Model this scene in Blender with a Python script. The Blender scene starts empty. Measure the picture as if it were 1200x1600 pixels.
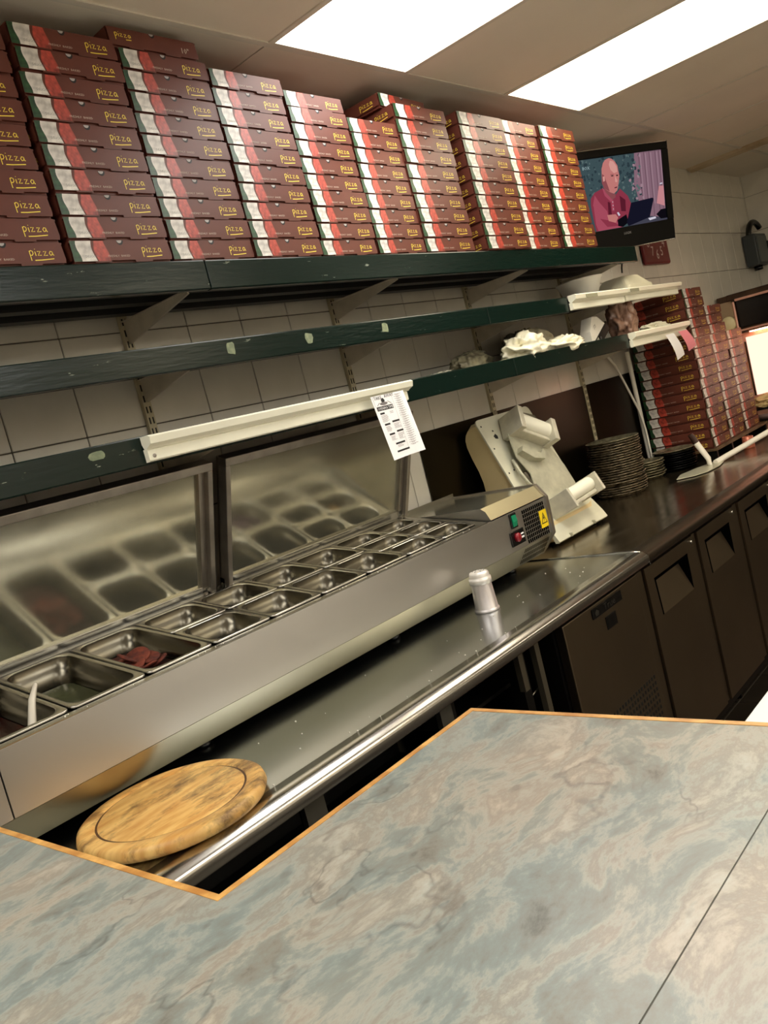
import bpy, bmesh, math, random
from mathutils import Vector, Matrix, noise
random.seed(7)
SC = bpy.context.scene
COL = SC.collection
E = 1.525                       # eye height: builder coordinates have the eye at z = 0, the floor at -E
PI = math.pi
# ------------------------------------------------------------------ camera
RX = (0.63224714, -0.73448208, -0.24657579)
RY = (-0.24296232, 0.1142444, -0.96328476)
RZ = (0.7356853, 0.66894266, -0.10622077)
cd = bpy.data.cameras.new('camera'); cam = bpy.data.objects.new('camera', cd); COL.objects.link(cam)
cam.matrix_world = Matrix(((RX[0], -RY[0], -RZ[0], 0), (RX[1], -RY[1], -RZ[1], 0), (RX[2], -RY[2], -RZ[2], E), (0, 0, 0, 1)))
cd.sensor_fit = 'VERTICAL'; cd.sensor_height = 24; cd.sensor_width = 18
cd.lens = 24 * 1332 / 1600
cd.clip_start = 0.02
SC.camera = cam
# ------------------------------------------------------------------ world, exposure
w = bpy.data.worlds.new('world'); SC.world = w; w.use_nodes = True
w.node_tree.nodes['Background'].inputs[0].default_value = (1.0, 0.93, 0.82, 1)
w.node_tree.nodes['Background'].inputs[1].default_value = 0.05
SC.view_settings.view_transform = 'Standard'; SC.view_settings.look = 'None'
SC.view_settings.exposure = 0.22; SC.view_settings.gamma = 1
SC.view_settings.use_curve_mapping = False
LAMP = 8.5                       # radiance of the ceiling light panels

# ------------------------------------------------------------------ materials
def lin(c):
    return tuple((x / 12.92 if x <= .04045 else ((x + .055) / 1.055) ** 2.4) for x in c)
MATS = {}
def mat(name, rgb, rough=.5, metal=0., var=0., scale=8., rgb2=None, bump=0., bscale=60., stretch=None, emit=0., rvar=0., spec=.5, detail=4):
    if name in MATS: return MATS[name]
    m = bpy.data.materials.new(name); m.use_nodes = True; nt = m.node_tree; b = nt.nodes['Principled BSDF']
    c = lin(rgb); b.inputs['Base Color'].default_value = (*c, 1)
    b.inputs['Roughness'].default_value = rough; b.inputs['Metallic'].default_value = metal
    b.inputs['Specular IOR Level'].default_value = spec
    if emit:
        b.inputs['Emission Color'].default_value = (*c, 1); b.inputs['Emission Strength'].default_value = emit
    if var or rgb2 or bump or rvar:
        tc = nt.nodes.new('ShaderNodeTexCoord'); mp = nt.nodes.new('ShaderNodeMapping')
        nt.links.new(tc.outputs['Object'], mp.inputs[0])
        if stretch: mp.inputs['Scale'].default_value = stretch
        n = nt.nodes.new('ShaderNodeTexNoise'); n.inputs['Scale'].default_value = scale; n.inputs['Detail'].default_value = detail
        nt.links.new(mp.outputs[0], n.inputs['Vector'])
        if var or rgb2:
            r = nt.nodes.new('ShaderNodeValToRGB')
            r.color_ramp.elements[0].position = .35; r.color_ramp.elements[1].position = .68
            c2 = lin(rgb2) if rgb2 else tuple(x * (1 - var) for x in c)
            r.color_ramp.elements[0].color = (*c2, 1); r.color_ramp.elements[1].color = (*c, 1)
            nt.links.new(n.outputs['Fac'], r.inputs[0]); nt.links.new(r.outputs[0], b.inputs['Base Color'])
        if rvar:
            mr = nt.nodes.new('ShaderNodeMapRange'); mr.inputs['From Min'].default_value = .3; mr.inputs['From Max'].default_value = .7
            mr.inputs['To Min'].default_value = max(.02, rough - rvar); mr.inputs['To Max'].default_value = rough + rvar
            nt.links.new(n.outputs['Fac'], mr.inputs[0]); nt.links.new(mr.outputs[0], b.inputs['Roughness'])
        if bump:
            n2 = nt.nodes.new('ShaderNodeTexNoise'); n2.inputs['Scale'].default_value = bscale; n2.inputs['Detail'].default_value = 3
            nt.links.new(mp.outputs[0], n2.inputs['Vector'])
            bp = nt.nodes.new('ShaderNodeBump'); bp.inputs['Strength'].default_value = bump; bp.inputs['Distance'].default_value = .002
            nt.links.new(n2.outputs['Fac'], bp.inputs['Height']); nt.links.new(bp.outputs[0], b.inputs['Normal'])
    MATS[name] = m; return m
def emitmat(name, rgb, s):
    m = bpy.data.materials.new(name); m.use_nodes = True; nt = m.node_tree
    nt.nodes.remove(nt.nodes['Principled BSDF']); e = nt.nodes.new('ShaderNodeEmission')
    e.inputs[0].default_value = (*lin(rgb), 1); e.inputs[1].default_value = s
    nt.links.new(e.outputs[0], nt.nodes['Material Output'].inputs[0]); MATS[name] = m; return m

M_ventshade = mat('vent hole and recess shade black', (.01, .01, .01), 1, spec=0)
M_steel = mat('brushed steel', (.72, .71, .68), .27, 1, var=.05, scale=3)
M_steelF = mat('front steel', (.78, .77, .75), .36, 1, var=.05, scale=1.2)
M_top = mat('worktop steel', (.68, .69, .68), .21, 1, var=.10, scale=3, stretch=(1, 5, 1), rvar=.03)
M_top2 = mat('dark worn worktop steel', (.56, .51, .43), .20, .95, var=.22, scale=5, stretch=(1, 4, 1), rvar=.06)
M_nose = mat('rolled edge steel', (.80, .79, .77), .2, 1)
M_lid = mat('lid inner steel', (.78, .77, .69), .15, .86, var=.14, scale=5, stretch=(1, 3, 2), rvar=.03)
M_frame = mat('lid frame steel', (.66, .63, .59), .38, .9, var=.2, scale=20)
M_panwell = mat('pan well steel darkened for shade', (.45, .43, .38), .27, 1, var=.15, scale=12)
M_door = mat('fridge door steel', (.57, .51, .43), .33, 1, var=.14, scale=3, bump=.02, bscale=300)
M_dark = mat('dark gap', (.03, .03, .03), .6)
M_darkmetal = mat('dark under frame', (.12, .11, .10), .4, .7)
M_splash = mat('dark splash steel', (.20, .17, .11), .3, .9, var=.3, scale=3)
M_tile = mat('glazed wall tile', (.86, .84, .79), .22, 0, var=.10, scale=6, spec=.5)
M_grout = mat('grout', (.36, .34, .30), .9)
M_ceil = mat('ceiling panel', (.93, .89, .82), .75, 0, var=.08, scale=2)
M_rail = mat('ceiling rail white', (.85, .82, .76), .5)
M_floor = mat('floor tile dark', (.21, .18, .15), .35, 0, var=.35, scale=6)
M_green = None
M_shelfdark = mat('shelf board dark green', (.03, .04, .04), .45)
M_brk = mat('bracket steel', (.86, .82, .74), .4, .2, var=.15, scale=20)
M_upr = mat('upright cream steel', (.74, .70, .58), .45, .1)
M_cream = mat('cream plastic', (.97, .96, .88), .35, 0, var=.05, scale=12)
M_white = mat('white plastic', (.93, .91, .86), .35)
M_black = mat('black plastic', (.025, .025, .028), .25)
M_chrome = mat('chrome', (.85, .85, .83), .1, 1)
M_wood = mat('counter edge wood', (.90, .70, .40), .45, 0, rgb2=(.72, .50, .25), scale=30, stretch=(1, 1, 1))
M_tan = mat('tan machine shell', (.88, .80, .60), .4, 0, var=.05, scale=10)
M_machw = mat('floury white panel', (.86, .85, .76), .45, 0, var=.14, scale=9)
M_machg = mat('roller grey alloy', (.76, .75, .66), .42, .2, var=.25, scale=20)
M_cheek = mat('roller end plate', (.82, .80, .72), .4, .15, var=.2, scale=25)
M_roller = mat('white roller', (.93, .92, .85), .35)
M_brown = mat('box brown card', (.39, .205, .16), .40, 0, var=.16, scale=14, spec=.3)
M_pg = mat('print green', (.14, .32, .17), .4, 0, rgb2=(.05, .16, .09), scale=60, stretch=(1, 1, 2))
M_pw = mat('print white cloth', (.93, .91, .88), .4, 0, rgb2=(.70, .68, .66), scale=45)
M_pr = mat('print red', (.78, .30, .23), .4, 0, rgb2=(.46, .15, .12), scale=55)
M_py = mat('print yellow', (.96, .85, .28), .4)
M_ps = mat('print pale', (.74, .66, .60), .5)
M_pgy = mat('print grey', (.40, .39, .38), .5)
M_paper = mat('paper', (.95, .94, .94), .6)
M_ink = mat('ink', (.06, .06, .07), .6)
M_inkg = mat('pale ink', (.45, .43, .43), .6)

def laminate():
    m = bpy.data.materials.new('slate pattern laminate'); m.use_nodes = True; nt = m.node_tree; b = nt.nodes['Principled BSDF']
    N = nt.nodes.new; L = nt.links.new
    tc = N('ShaderNodeTexCoord'); mp = N('ShaderNodeMapping'); mp.inputs['Scale'].default_value = (.75, 1.35, 1)
    mp.inputs['Rotation'].default_value = (0, 0, .65)
    L(tc.outputs['Object'], mp.inputs[0])
    w1 = N('ShaderNodeTexNoise'); w1.inputs['Scale'].default_value = 8.5; w1.inputs['Detail'].default_value = 11; w1.inputs['Roughness'].default_value = .70; w1.inputs['Distortion'].default_value = .35
    L(mp.outputs[0], w1.inputs['Vector'])
    cr = N('ShaderNodeValToRGB'); el = cr.color_ramp
    cols = [(.28, (.34, .33, .30)), (.38, (.50, .50, .47)), (.45, (.51, .55, .535)), (.50, (.62, .62, .58)), (.55, (.56, .53, .48)), (.61, (.66, .63, .57)), (.70, (.70, .72, .69))]
    el.elements[0].position = cols[0][0]; el.elements[0].color = (*lin(cols[0][1]), 1)
    el.elements[1].position = cols[-1][0]; el.elements[1].color = (*lin(cols[-1][1]), 1)
    for p, c in cols[1:-1]:
        e = el.elements.new(p); e.color = (*lin(c), 1)
    L(w1.outputs['Fac'], cr.inputs[0])
    # large tone patches: warm against blue grey
    w2 = N('ShaderNodeTexNoise'); w2.inputs['Scale'].default_value = 4.2; w2.inputs['Detail'].default_value = 6; w2.inputs['Distortion'].default_value = .3
    mp2 = N('ShaderNodeMapping'); mp2.inputs['Location'].default_value = (3.3, 7.1, 0); L(mp.outputs[0], mp2.inputs[0]); L(mp2.outputs[0], w2.inputs['Vector'])
    r2 = N('ShaderNodeValToRGB'); r2.color_ramp.elements[0].position = .40; r2.color_ramp.elements[1].position = .60
    r2.color_ramp.elements[0].color = (*lin((.67, .695, .675)), 1); r2.color_ramp.elements[1].color = (*lin((.76, .70, .62)), 1)
    L(w2.outputs['Fac'], r2.inputs[0])
    mx = N('ShaderNodeMix'); mx.data_type = 'RGBA'; mx.blend_type = 'OVERLAY'; mx.inputs['Factor'].default_value = .62
    L(cr.outputs[0], mx.inputs['A']); L(r2.outputs[0], mx.inputs['B'])
    # thin dark veins, broken up
    vn = N('ShaderNodeTexNoise'); vn.inputs['Scale'].default_value = 3.4; vn.inputs['Detail'].default_value = 5; vn.inputs['Distortion'].default_value = .3
    mp3 = N('ShaderNodeMapping'); mp3.inputs['Location'].default_value = (1.7, 2.9, 0); L(mp.outputs[0], mp3.inputs[0]); L(mp3.outputs[0], vn.inputs['Vector'])
    sub = N('ShaderNodeMath'); sub.operation = 'SUBTRACT'; sub.inputs[1].default_value = .5; L(vn.outputs['Fac'], sub.inputs[0])
    ab = N('ShaderNodeMath'); ab.operation = 'ABSOLUTE'; L(sub.outputs[0], ab.inputs[0])
    mr = N('ShaderNodeMapRange'); mr.inputs['From Min'].default_value = 0; mr.inputs['From Max'].default_value = .007; mr.inputs['To Min'].default_value = .42; mr.inputs['To Max'].default_value = 0
    L(ab.outputs[0], mr.inputs[0])
    gate = N('ShaderNodeTexNoise'); gate.inputs['Scale'].default_value = 5; L(mp.outputs[0], gate.inputs['Vector'])
    g2 = N('ShaderNodeMapRange'); g2.inputs['From Min'].default_value = .45; g2.inputs['From Max'].default_value = .6; L(gate.outputs['Fac'], g2.inputs[0])
    mm = N('ShaderNodeMath'); mm.operation = 'MULTIPLY'; L(mr.outputs[0], mm.inputs[0]); L(g2.outputs[0], mm.inputs[1])
    mv = N('ShaderNodeMix'); mv.data_type = 'RGBA'; L(mm.outputs[0], mv.inputs['Factor']); L(mx.outputs['Result'], mv.inputs['A'])
    mv.inputs['B'].default_value = (*lin((.25, .23, .22)), 1)
    # dark small flecks
    v = N('ShaderNodeTexNoise'); v.inputs['Scale'].default_value = 26; v.inputs['Detail'].default_value = 3; L(mp.outputs[0], v.inputs['Vector'])
    fr = N('ShaderNodeMapRange'); fr.inputs['From Min'].default_value = .66; fr.inputs['From Max'].default_value = .74; fr.inputs['To Max'].default_value = .45; L(v.outputs['Fac'], fr.inputs[0])
    mf = N('ShaderNodeMix'); mf.data_type = 'RGBA'; L(fr.outputs[0], mf.inputs['Factor']); L(mv.outputs['Result'], mf.inputs['A']); mf.inputs['B'].default_value = (*lin((.38, .34, .30)), 1)
    hs = N('ShaderNodeHueSaturation'); hs.inputs['Saturation'].default_value = .72; hs.inputs['Value'].default_value = 1.10; L(mf.outputs['Result'], hs.inputs['Color'])
    L(hs.outputs[0], b.inputs['Base Color']); b.inputs['Roughness'].default_value = .33
    return m
M_lam = laminate()
def scratched_green():
    m = bpy.data.materials.new('chipped dark green paint'); m.use_nodes = True; nt = m.node_tree; b = nt.nodes['Principled BSDF']
    N = nt.nodes.new; L = nt.links.new
    tc = N('ShaderNodeTexCoord'); mp = N('ShaderNodeMapping'); mp.inputs['Scale'].default_value = (1, 1, 5); L(tc.outputs['Object'], mp.inputs[0])
    n = N('ShaderNodeTexNoise'); n.inputs['Scale'].default_value = 16; n.inputs['Detail'].default_value = 8; n.inputs['Roughness'].default_value = .7; L(mp.outputs[0], n.inputs['Vector'])
    r = N('ShaderNodeValToRGB'); r.color_ramp.elements[0].position = .672; r.color_ramp.elements[1].position = .69
    r.color_ramp.elements[0].color = (*lin((.02, .10, .08)), 1); r.color_ramp.elements[1].color = (*lin((.50, .52, .46)), 1)
    L(n.outputs['Fac'], r.inputs[0]); L(r.outputs[0], b.inputs['Base Color']); b.inputs['Roughness'].default_value = .22; b.inputs['Specular IOR Level'].default_value = .28
    n2 = N('ShaderNodeTexNoise'); n2.inputs['Scale'].default_value = 30; n2.inputs['Detail'].default_value = 5
    mp2 = N('ShaderNodeMapping'); mp2.inputs['Scale'].default_value = (.5, 1, 3); L(tc.outputs['Object'], mp2.inputs[0]); L(mp2.outputs[0], n2.inputs['Vector'])
    bp = N('ShaderNodeBump'); bp.inputs['Strength'].default_value = .35; bp.inputs['Distance'].default_value = .0015; L(n2.outputs['Fac'], bp.inputs['Height']); L(bp.outputs[0], b.inputs['Normal'])
    return m
M_green = scratched_green()
def boardwood():
    m = bpy.data.materials.new('stained round board wood'); m.use_nodes = True; nt = m.node_tree; b = nt.nodes['Principled BSDF']
    N = nt.nodes.new; L = nt.links.new
    tc = N('ShaderNodeTexCoord'); mp = N('ShaderNodeMapping'); mp.inputs['Scale'].default_value = (1.4, 7, 1); mp.inputs['Rotation'].default_value = (0, 0, -.12); L(tc.outputs['Object'], mp.inputs[0])
    n = N('ShaderNodeTexNoise'); n.inputs['Scale'].default_value = 9; n.inputs['Detail'].default_value = 6; L(mp.outputs[0], n.inputs['Vector'])
    r = N('ShaderNodeValToRGB'); r.color_ramp.elements[0].position = .3; r.color_ramp.elements[1].position = .7
    r.color_ramp.elements[0].color = (*lin((.78, .56, .28)), 1); r.color_ramp.elements[1].color = (*lin((.92, .76, .46)), 1); L(n.outputs['Fac'], r.inputs[0])
    n2 = N('ShaderNodeTexNoise'); n2.inputs['Scale'].default_value = 9; n2.inputs['Detail'].default_value = 7; n2.inputs['Roughness'].default_value = .7
    mp2 = N('ShaderNodeMapping'); mp2.inputs['Scale'].default_value = (1, 2.2, 1); L(tc.outputs['Object'], mp2.inputs[0]); L(mp2.outputs[0], n2.inputs['Vector'])
    mr = N('ShaderNodeMapRange'); mr.inputs['From Min'].default_value = .49; mr.inputs['From Max'].default_value = .66; mr.inputs['To Max'].default_value = .85; L(n2.outputs['Fac'], mr.inputs[0])
    mx = N('ShaderNodeMix'); mx.data_type = 'RGBA'; L(mr.outputs[0], mx.inputs['Factor']); L(r.outputs[0], mx.inputs['A']); mx.inputs['B'].default_value = (*lin((.34, .23, .12)), 1)
    L(mx.outputs['Result'], b.inputs['Base Color']); b.inputs['Roughness'].default_value = .5
    return m
M_board = boardwood()

# ------------------------------------------------------------------ mesh helpers
class MB:
    """collects faces in builder coordinates; build() links them as ONE mesh object"""
    def __init__(s): s.v = []; s.f = []; s.mi = []; s.sm = []; s.mats = []
    def m(s, mt):
        if mt not in s.mats: s.mats.append(mt)
        return s.mats.index(mt)
    def add(s, vs, fs, mt, smooth=False, tf=None):
        k = len(s.v); i = s.m(mt)
        for p in vs:
            p = Vector(p); s.v.append(tf(p) if tf else p)
        for f in fs:
            s.f.append([k + a for a in f]); s.mi.append(i); s.sm.append(smooth)
        return s
    def box(s, x0, x1, y0, y1, z0, z1, mt, tf=None):
        return s.add([(x0, y0, z0), (x1, y0, z0), (x1, y1, z0), (x0, y1, z0), (x0, y0, z1), (x1, y0, z1), (x1, y1, z1), (x0, y1, z1)],
                     [(3, 2, 1, 0), (4, 5, 6, 7), (0, 1, 5, 4), (1, 2, 6, 5), (2, 3, 7, 6), (3, 0, 4, 7)], mt, tf=tf)
    def bbox(s, x0, x1, y0, y1, z0, z1, mt, b=.004, seg=2, tf=None):
        bm = bmesh.new(); bmesh.ops.create_cube(bm, size=1)
        for q in bm.verts:
            q.co = Vector(((x0 + x1) / 2 + q.co.x * (x1 - x0), (y0 + y1) / 2 + q.co.y * (y1 - y0), (z0 + z1) / 2 + q.co.z * (z1 - z0)))
        bmesh.ops.bevel(bm, geom=list(bm.edges), offset=b, segments=seg, affect='EDGES', profile=.5)
        bm.verts.index_update()
        s.add([q.co.copy() for q in bm.verts], [[q.index for q in f.verts] for f in bm.faces], mt, tf=tf); bm.free(); return s
    def prism(s, pts, ax, a, b, mt, tf=None, smooth=False):
        """pts 2D polygon; ax the extrusion axis ('x': pts=(y,z), 'y': (x,z), 'z': (x,y))"""
        def P(p, t): return {'x': (t, p[0], p[1]), 'y': (p[0], t, p[1]), 'z': (p[0], p[1], t)}[ax]
        n = len(pts); vs = [P(p, a) for p in pts] + [P(p, b) for p in pts]
        s.add(vs, [list(range(n))[::-1], list(range(n, 2 * n))], mt, tf=tf)
        return s.add(vs, [(i, (i + 1) % n, n + (i + 1) % n, n + i) for i in range(n)], mt, tf=tf, smooth=smooth)
    def poly(s, pts, mt, tf=None): return s.add(pts, [list(range(len(pts)))], mt, tf=tf)
    def tube(s, path, r, mt, n=10, tf=None, cap=True):
        P = [Vector(p) for p in path]; vs = []; up = Vector((.13, .31, .94))
        for i, p in enumerate(P):
            t = (P[min(i + 1, len(P) - 1)] - P[max(i - 1, 0)]).normalized()
            a = t.cross(up)
            if a.length < .1: a = t.cross(Vector((1, 0, 0)))
            a.normalize(); b = t.cross(a); rr = r[i] if isinstance(r, (list, tuple)) else r
            for k in range(n):
                q = 2 * PI * k / n; vs.append(p + a * math.cos(q) * rr + b * math.sin(q) * rr)
        fs = [(i * n + k, i * n + (k + 1) % n, (i + 1) * n + (k + 1) % n, (i + 1) * n + k) for i in range(len(P) - 1) for k in range(n)]
        s.add(vs, fs, mt, True, tf)
        if cap: s.add(vs, [list(range(n))[::-1], list(range((len(P) - 1) * n, len(P) * n))], mt, False, tf)
        return s
    def lathe(s, prof, mt, c=(0, 0, 0), n=32, tf=None, axis=None):
        vs = []; M = None
        if axis is not None: M = Vector((0, 0, 1)).rotation_difference(Vector(axis)).to_matrix()
        for r, z in prof:
            for k in range(n):
                q = 2 * PI * k / n; p = Vector((r * math.cos(q), r * math.sin(q), z))
                if M: p = M @ p
                vs.append(p + Vector(c))
        m = len(prof)
        fs = [(i * n + k, i * n + (k + 1) % n, (i + 1) * n + (k + 1) % n, (i + 1) * n + k) for i in range(m - 1) for k in range(n)]
        if prof[0][0] > 1e-5: fs.append(list(range(n))[::-1])
        if prof[-1][0] > 1e-5: fs.append(list(range((m - 1) * n, m * n)))
        return s.add(vs, fs, mt, True, tf)
    def mesh(s, name, off=Vector((0, 0, 0))):
        me = bpy.data.meshes.new(name); me.from_pydata([tuple(p - off) for p in s.v], [], s.f)
        for mt in s.mats: me.materials.append(mt)
        me.polygons.foreach_set('material_index', s.mi); me.polygons.foreach_set('use_smooth', s.sm)
        me.update(); return me
    def build(s, name, parent=None, kind=None):
        """child meshes are stored relative to their thing's Empty; a top-level mesh gets its origin at its base"""
        if parent is not None:
            off = Vector(parent['o'])
            me = s.mesh(name, off); o = bpy.data.objects.new(name, me); COL.objects.link(o); o.parent = parent; o['o'] = tuple(off)
        else:
            xs = [p.x for p in s.v]; ys = [p.y for p in s.v]; zs = [p.z for p in s.v]
            off = Vector(((min(xs) + max(xs)) / 2, (min(ys) + max(ys)) / 2, min(zs)))
            me = s.mesh(name, off); o = bpy.data.objects.new(name, me); COL.objects.link(o); o.location = off + Vector((0, 0, E)); o['o'] = tuple(off)
        if kind: o['kind'] = kind
        return o
def thing(name, label, cat, loc, group=None, rz=0):
    o = bpy.data.objects.new(name, None); COL.objects.link(o); o.empty_display_size = .05
    o.location = Vector(loc) + Vector((0, 0, E)); o.rotation_euler.z = rz; o['o'] = tuple(loc)
    o['label'] = label; o['category'] = cat
    if group: o['group'] = group
    return o
def tag(o, label, cat, group=None, kind=None):
    o['label'] = label; o['category'] = cat
    if group: o['group'] = group
    if kind: o['kind'] = kind
    return o
KIDS = {}
def kids(o):
    return [c for c in bpy.data.objects if c.parent == o]
def dup(o, loc=None, label=None, group=None, kd=None):
    c = o.copy(); COL.objects.link(c)
    if loc is not None: c.location = Vector(loc) + Vector((0, 0, E))
    if label: c['label'] = label
    if group: c['group'] = group
    for ch in (kd if kd is not None else kids(o)):
        k = ch.copy(); COL.objects.link(k); k.parent = c
    return c
def child(mesh, name, parent, loc=(0, 0, 0), rot=None):
    o = bpy.data.objects.new(name, mesh); COL.objects.link(o); o.parent = parent; o.location = loc
    if rot: o.rotation_euler = rot
    return o
def text_mesh(txt, size, res=1):
    cu = bpy.data.curves.new('t', 'FONT'); cu.body = txt; cu.size = size; cu.resolution_u = res
    ob = bpy.data.objects.new('t', cu); COL.objects.link(ob)
    dg = bpy.context.evaluated_depsgraph_get(); me = bpy.data.meshes.new_from_object(ob.evaluated_get(dg))
    vs = [v.co.copy() for v in me.vertices]; fs = [list(p.vertices) for p in me.polygons]
    bpy.data.objects.remove(ob); bpy.data.curves.remove(cu); bpy.data.meshes.remove(me)
    return vs, fs
def ribbon(pts, wd):
    P = [Vector((p[0], p[1])) for p in pts]; vs = []; fs = []
    for i, p in enumerate(P):
        t = (P[min(i + 1, len(P) - 1)] - P[max(i - 1, 0)]).normalized(); n = Vector((-t.y, t.x)) * wd / 2
        vs += [p + n, p - n]
    for i in range(len(P) - 1): fs.append((2 * i, 2 * i + 1, 2 * i + 3, 2 * i + 2))
    return [(v.x, v.y, 0) for v in vs], fs
def arc(cx, cy, rx, ry, a0, a1, n=8):
    return [(cx + rx * math.cos(a0 + (a1 - a0) * i / n), cy + ry * math.sin(a0 + (a1 - a0) * i / n)) for i in range(n + 1)]
def ordn(i):
    return ['', 'first', 'second', 'third', 'fourth', 'fifth', 'sixth', 'seventh', 'eighth', 'ninth', 'tenth', 'eleventh', 'twelfth', 'thirteenth',
            'fourteenth', 'fifteenth', 'sixteenth', 'seventeenth', 'eighteenth', 'nineteenth', 'twentieth', 'twenty-first', 'twenty-second',
            'twenty-third', 'twenty-fourth', 'twenty-fifth', 'twenty-sixth', 'twenty-seventh', 'twenty-eighth'][i]

# ================================================================== SETTING
CZ = 1.065                      # ceiling height above the eye
# floor with separate tiles
fl = MB().box(-2.4, 7.2, -3.2, 2.15, -E - .05, -E - .004, M_grout).build('floor', kind='structure')
tm = MB().bbox(-.148, .148, -.148, .148, -.006, .006, M_floor, b=.002, seg=1).mesh('floor_tile')
fo = Vector(fl['o'])
for i in range(0, 17):
    for j in range(0, 9):
        child(tm, 'floor_tile', fl, Vector((1.75 + i * .3, -.55 + j * .3, -E - .006)) - fo)
# tiled wall behind the shelves
wb = MB().box(-2.4, 6.96, 2.004, 2.12, -E, CZ + .1, M_grout).build('wall_back', kind='structure')
wo = Vector(wb['o']); TW, TH = .2026, .2572
tmesh = MB().bbox(-TW / 2 + .0015, TW / 2 - .0015, 0, .008, -TH / 2 + .0015, TH / 2 - .0015, M_tile, b=.0015, seg=1).mesh('wall_tile')
for i in range(0, 32):
    for j in range(0, 7):
        if j > 4 and i < 16: continue        # hidden behind the box stacks
        q = child(tmesh, 'wall_tile', wb, Vector((.567 + TW * (i + .5), 1.999 - .0, .396 + TH * (j - 3.5))) - wo)
        if j == 6: q.scale.z = .68; q.location.z = .910 + TH * .34 - wo.z
wr = MB().box(6.9, 7.05, -3.2, 2.0, -E, CZ + .1, M_grout).build('wall_right', kind='structure')
wro = Vector(wr['o'])
tm2 = MB().bbox(-.004, .004, -TW / 2 + .0015, TW / 2 - .0015, -TH / 2 + .0015, TH / 2 - .0015, M_tile, b=.0015, seg=1).mesh('wall_tile_side')
for i in range(7):
    for j in range(7):
        q = child(tm2, 'wall_tile', wr, Vector((6.897, 1.9985 - TW * (i + .5), .396 + TH * (j - 3.5))) - wro)
        if j == 6: q.scale.z = .68; q.location.z = .910 + TH * .34 - wro.z
M_wallp = mat('cream painted wall', (.93, .89, .82), .7)
MB().box(-2.5, -2.4, -3.2, 2.12, -E, CZ + .1, M_wallp).build('wall_left', kind='structure')
MB().box(-2.4, 7.05, -3.3, -3.2, -E, CZ + .1, M_wallp).build('wall_front', kind='structure')
# ceiling of lift-out panels, light panels set between them
ce = MB().box(-2.4, 7.05, -3.2, 2.12, CZ + .03, CZ + .08, M_grout).build('ceiling', kind='structure')
co = Vector(ce['o'])
GX = 1.826; GP = .606; Y0 = 1.648
def cpanel(x0, x1, y0, y1):
    b = MB().box(x0 + .003, x1 - .003, y0 + .003, y1 - .003, CZ, CZ + .03, M_ceil)
    o = b.build('ceiling_panel', ce); return o
lights = {(0, 0): 0, (2, 0): 0, (-4, 0): 1, (-5, 1): 1, (0, 2): 1, (2, 2): 1, (6, 2): 1, (-2, 2): 1, (-5, 3): 1, (1, 3): 1, (4, 3): 1}
for i in range(-7, 9):
    x0 = GX + GP * i; x1 = x0 + GP
    for j in range(4):
        y1 = Y0 - 1.2 * j; y0 = y1 - 1.2
        if (i, j) in lights:
            continue
        cpanel(max(x0, -2.4), min(x1, 6.9), max(y0, -3.2), y1)
for a in ((-2.4, 1.826), (1.826, 4.25), (4.25, 6.9)): cpanel(a[0], a[1], Y0, 2.0)
rail = MB()
rail.box(-2.4, 6.9, Y0 - .010, Y0 + .010, CZ - .004, CZ, M_rail)
for j in (1, 2, 3): rail.box(-2.4, 6.9, Y0 - 1.2 * j - .008, Y0 - 1.2 * j + .008, CZ - .003, CZ, M_rail)
rail.build('ceiling_rail', ce)
for i in range(-6, 9):
    x = GX + GP * i
    MB().box(x - .007, x + .007, -3.2, Y0 - .01, CZ - .004, CZ, M_rail).build('ceiling_rail', ce)
MB().prism([(5.80, CZ), (5.92, CZ), (5.92, CZ - .010), (5.89, CZ - .022), (5.83, CZ - .014)], 'y', -3.0, 1.99, mat('stained ceiling trim', (.86, .79, .66), .7, rgb2=(.66, .56, .42), scale=5)).build('ceiling_trim', ce)
M_lampw = emitmat('light panel diffuser', (1.0, .985, .955), LAMP)
M_lampy = emitmat('warm light panel diffuser', (1.0, .95, .84), LAMP)
LN = {(0, 0): 'bright recessed ceiling light panel above the middle box stacks, left of the two', (2, 0): 'bright recessed ceiling light panel nearer the television, right of the two'}
for (i, j), hid in lights.items():
    x0 = GX + GP * i; y1 = Y0 - 1.2 * j
    t = thing('ceiling_light', LN.get((i, j), 'added fill light panel over the unseen customer side'), 'light', (x0 + GP / 2, y1 - .6, CZ - .01), 'ceiling light panels' if not hid else 'added fill panels over the customer side')
    MB().box(x0 + .012, x0 + GP - .012, y1 - 1.19, y1 - .012, CZ + .002, CZ + .012, M_lampy if i >= 2 else M_lampw).build('diffuser', t)
    fr = MB()
    fr.box(x0 + .007, x0 + .013, y1 - 1.19, y1 - .01, CZ - .004, CZ + .014, M_rail); fr.box(x0 + GP - .013, x0 + GP - .007, y1 - 1.19, y1 - .01, CZ - .004, CZ + .014, M_rail)
    fr.box(x0 + .013, x0 + GP - .013, y1 - 1.19, y1 - 1.184, CZ - .004, CZ + .014, M_rail); fr.box(x0 + .013, x0 + GP - .013, y1 - .016, y1 - .01, CZ - .004, CZ + .014, M_rail)
    fr.build('light_frame', t)

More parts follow.
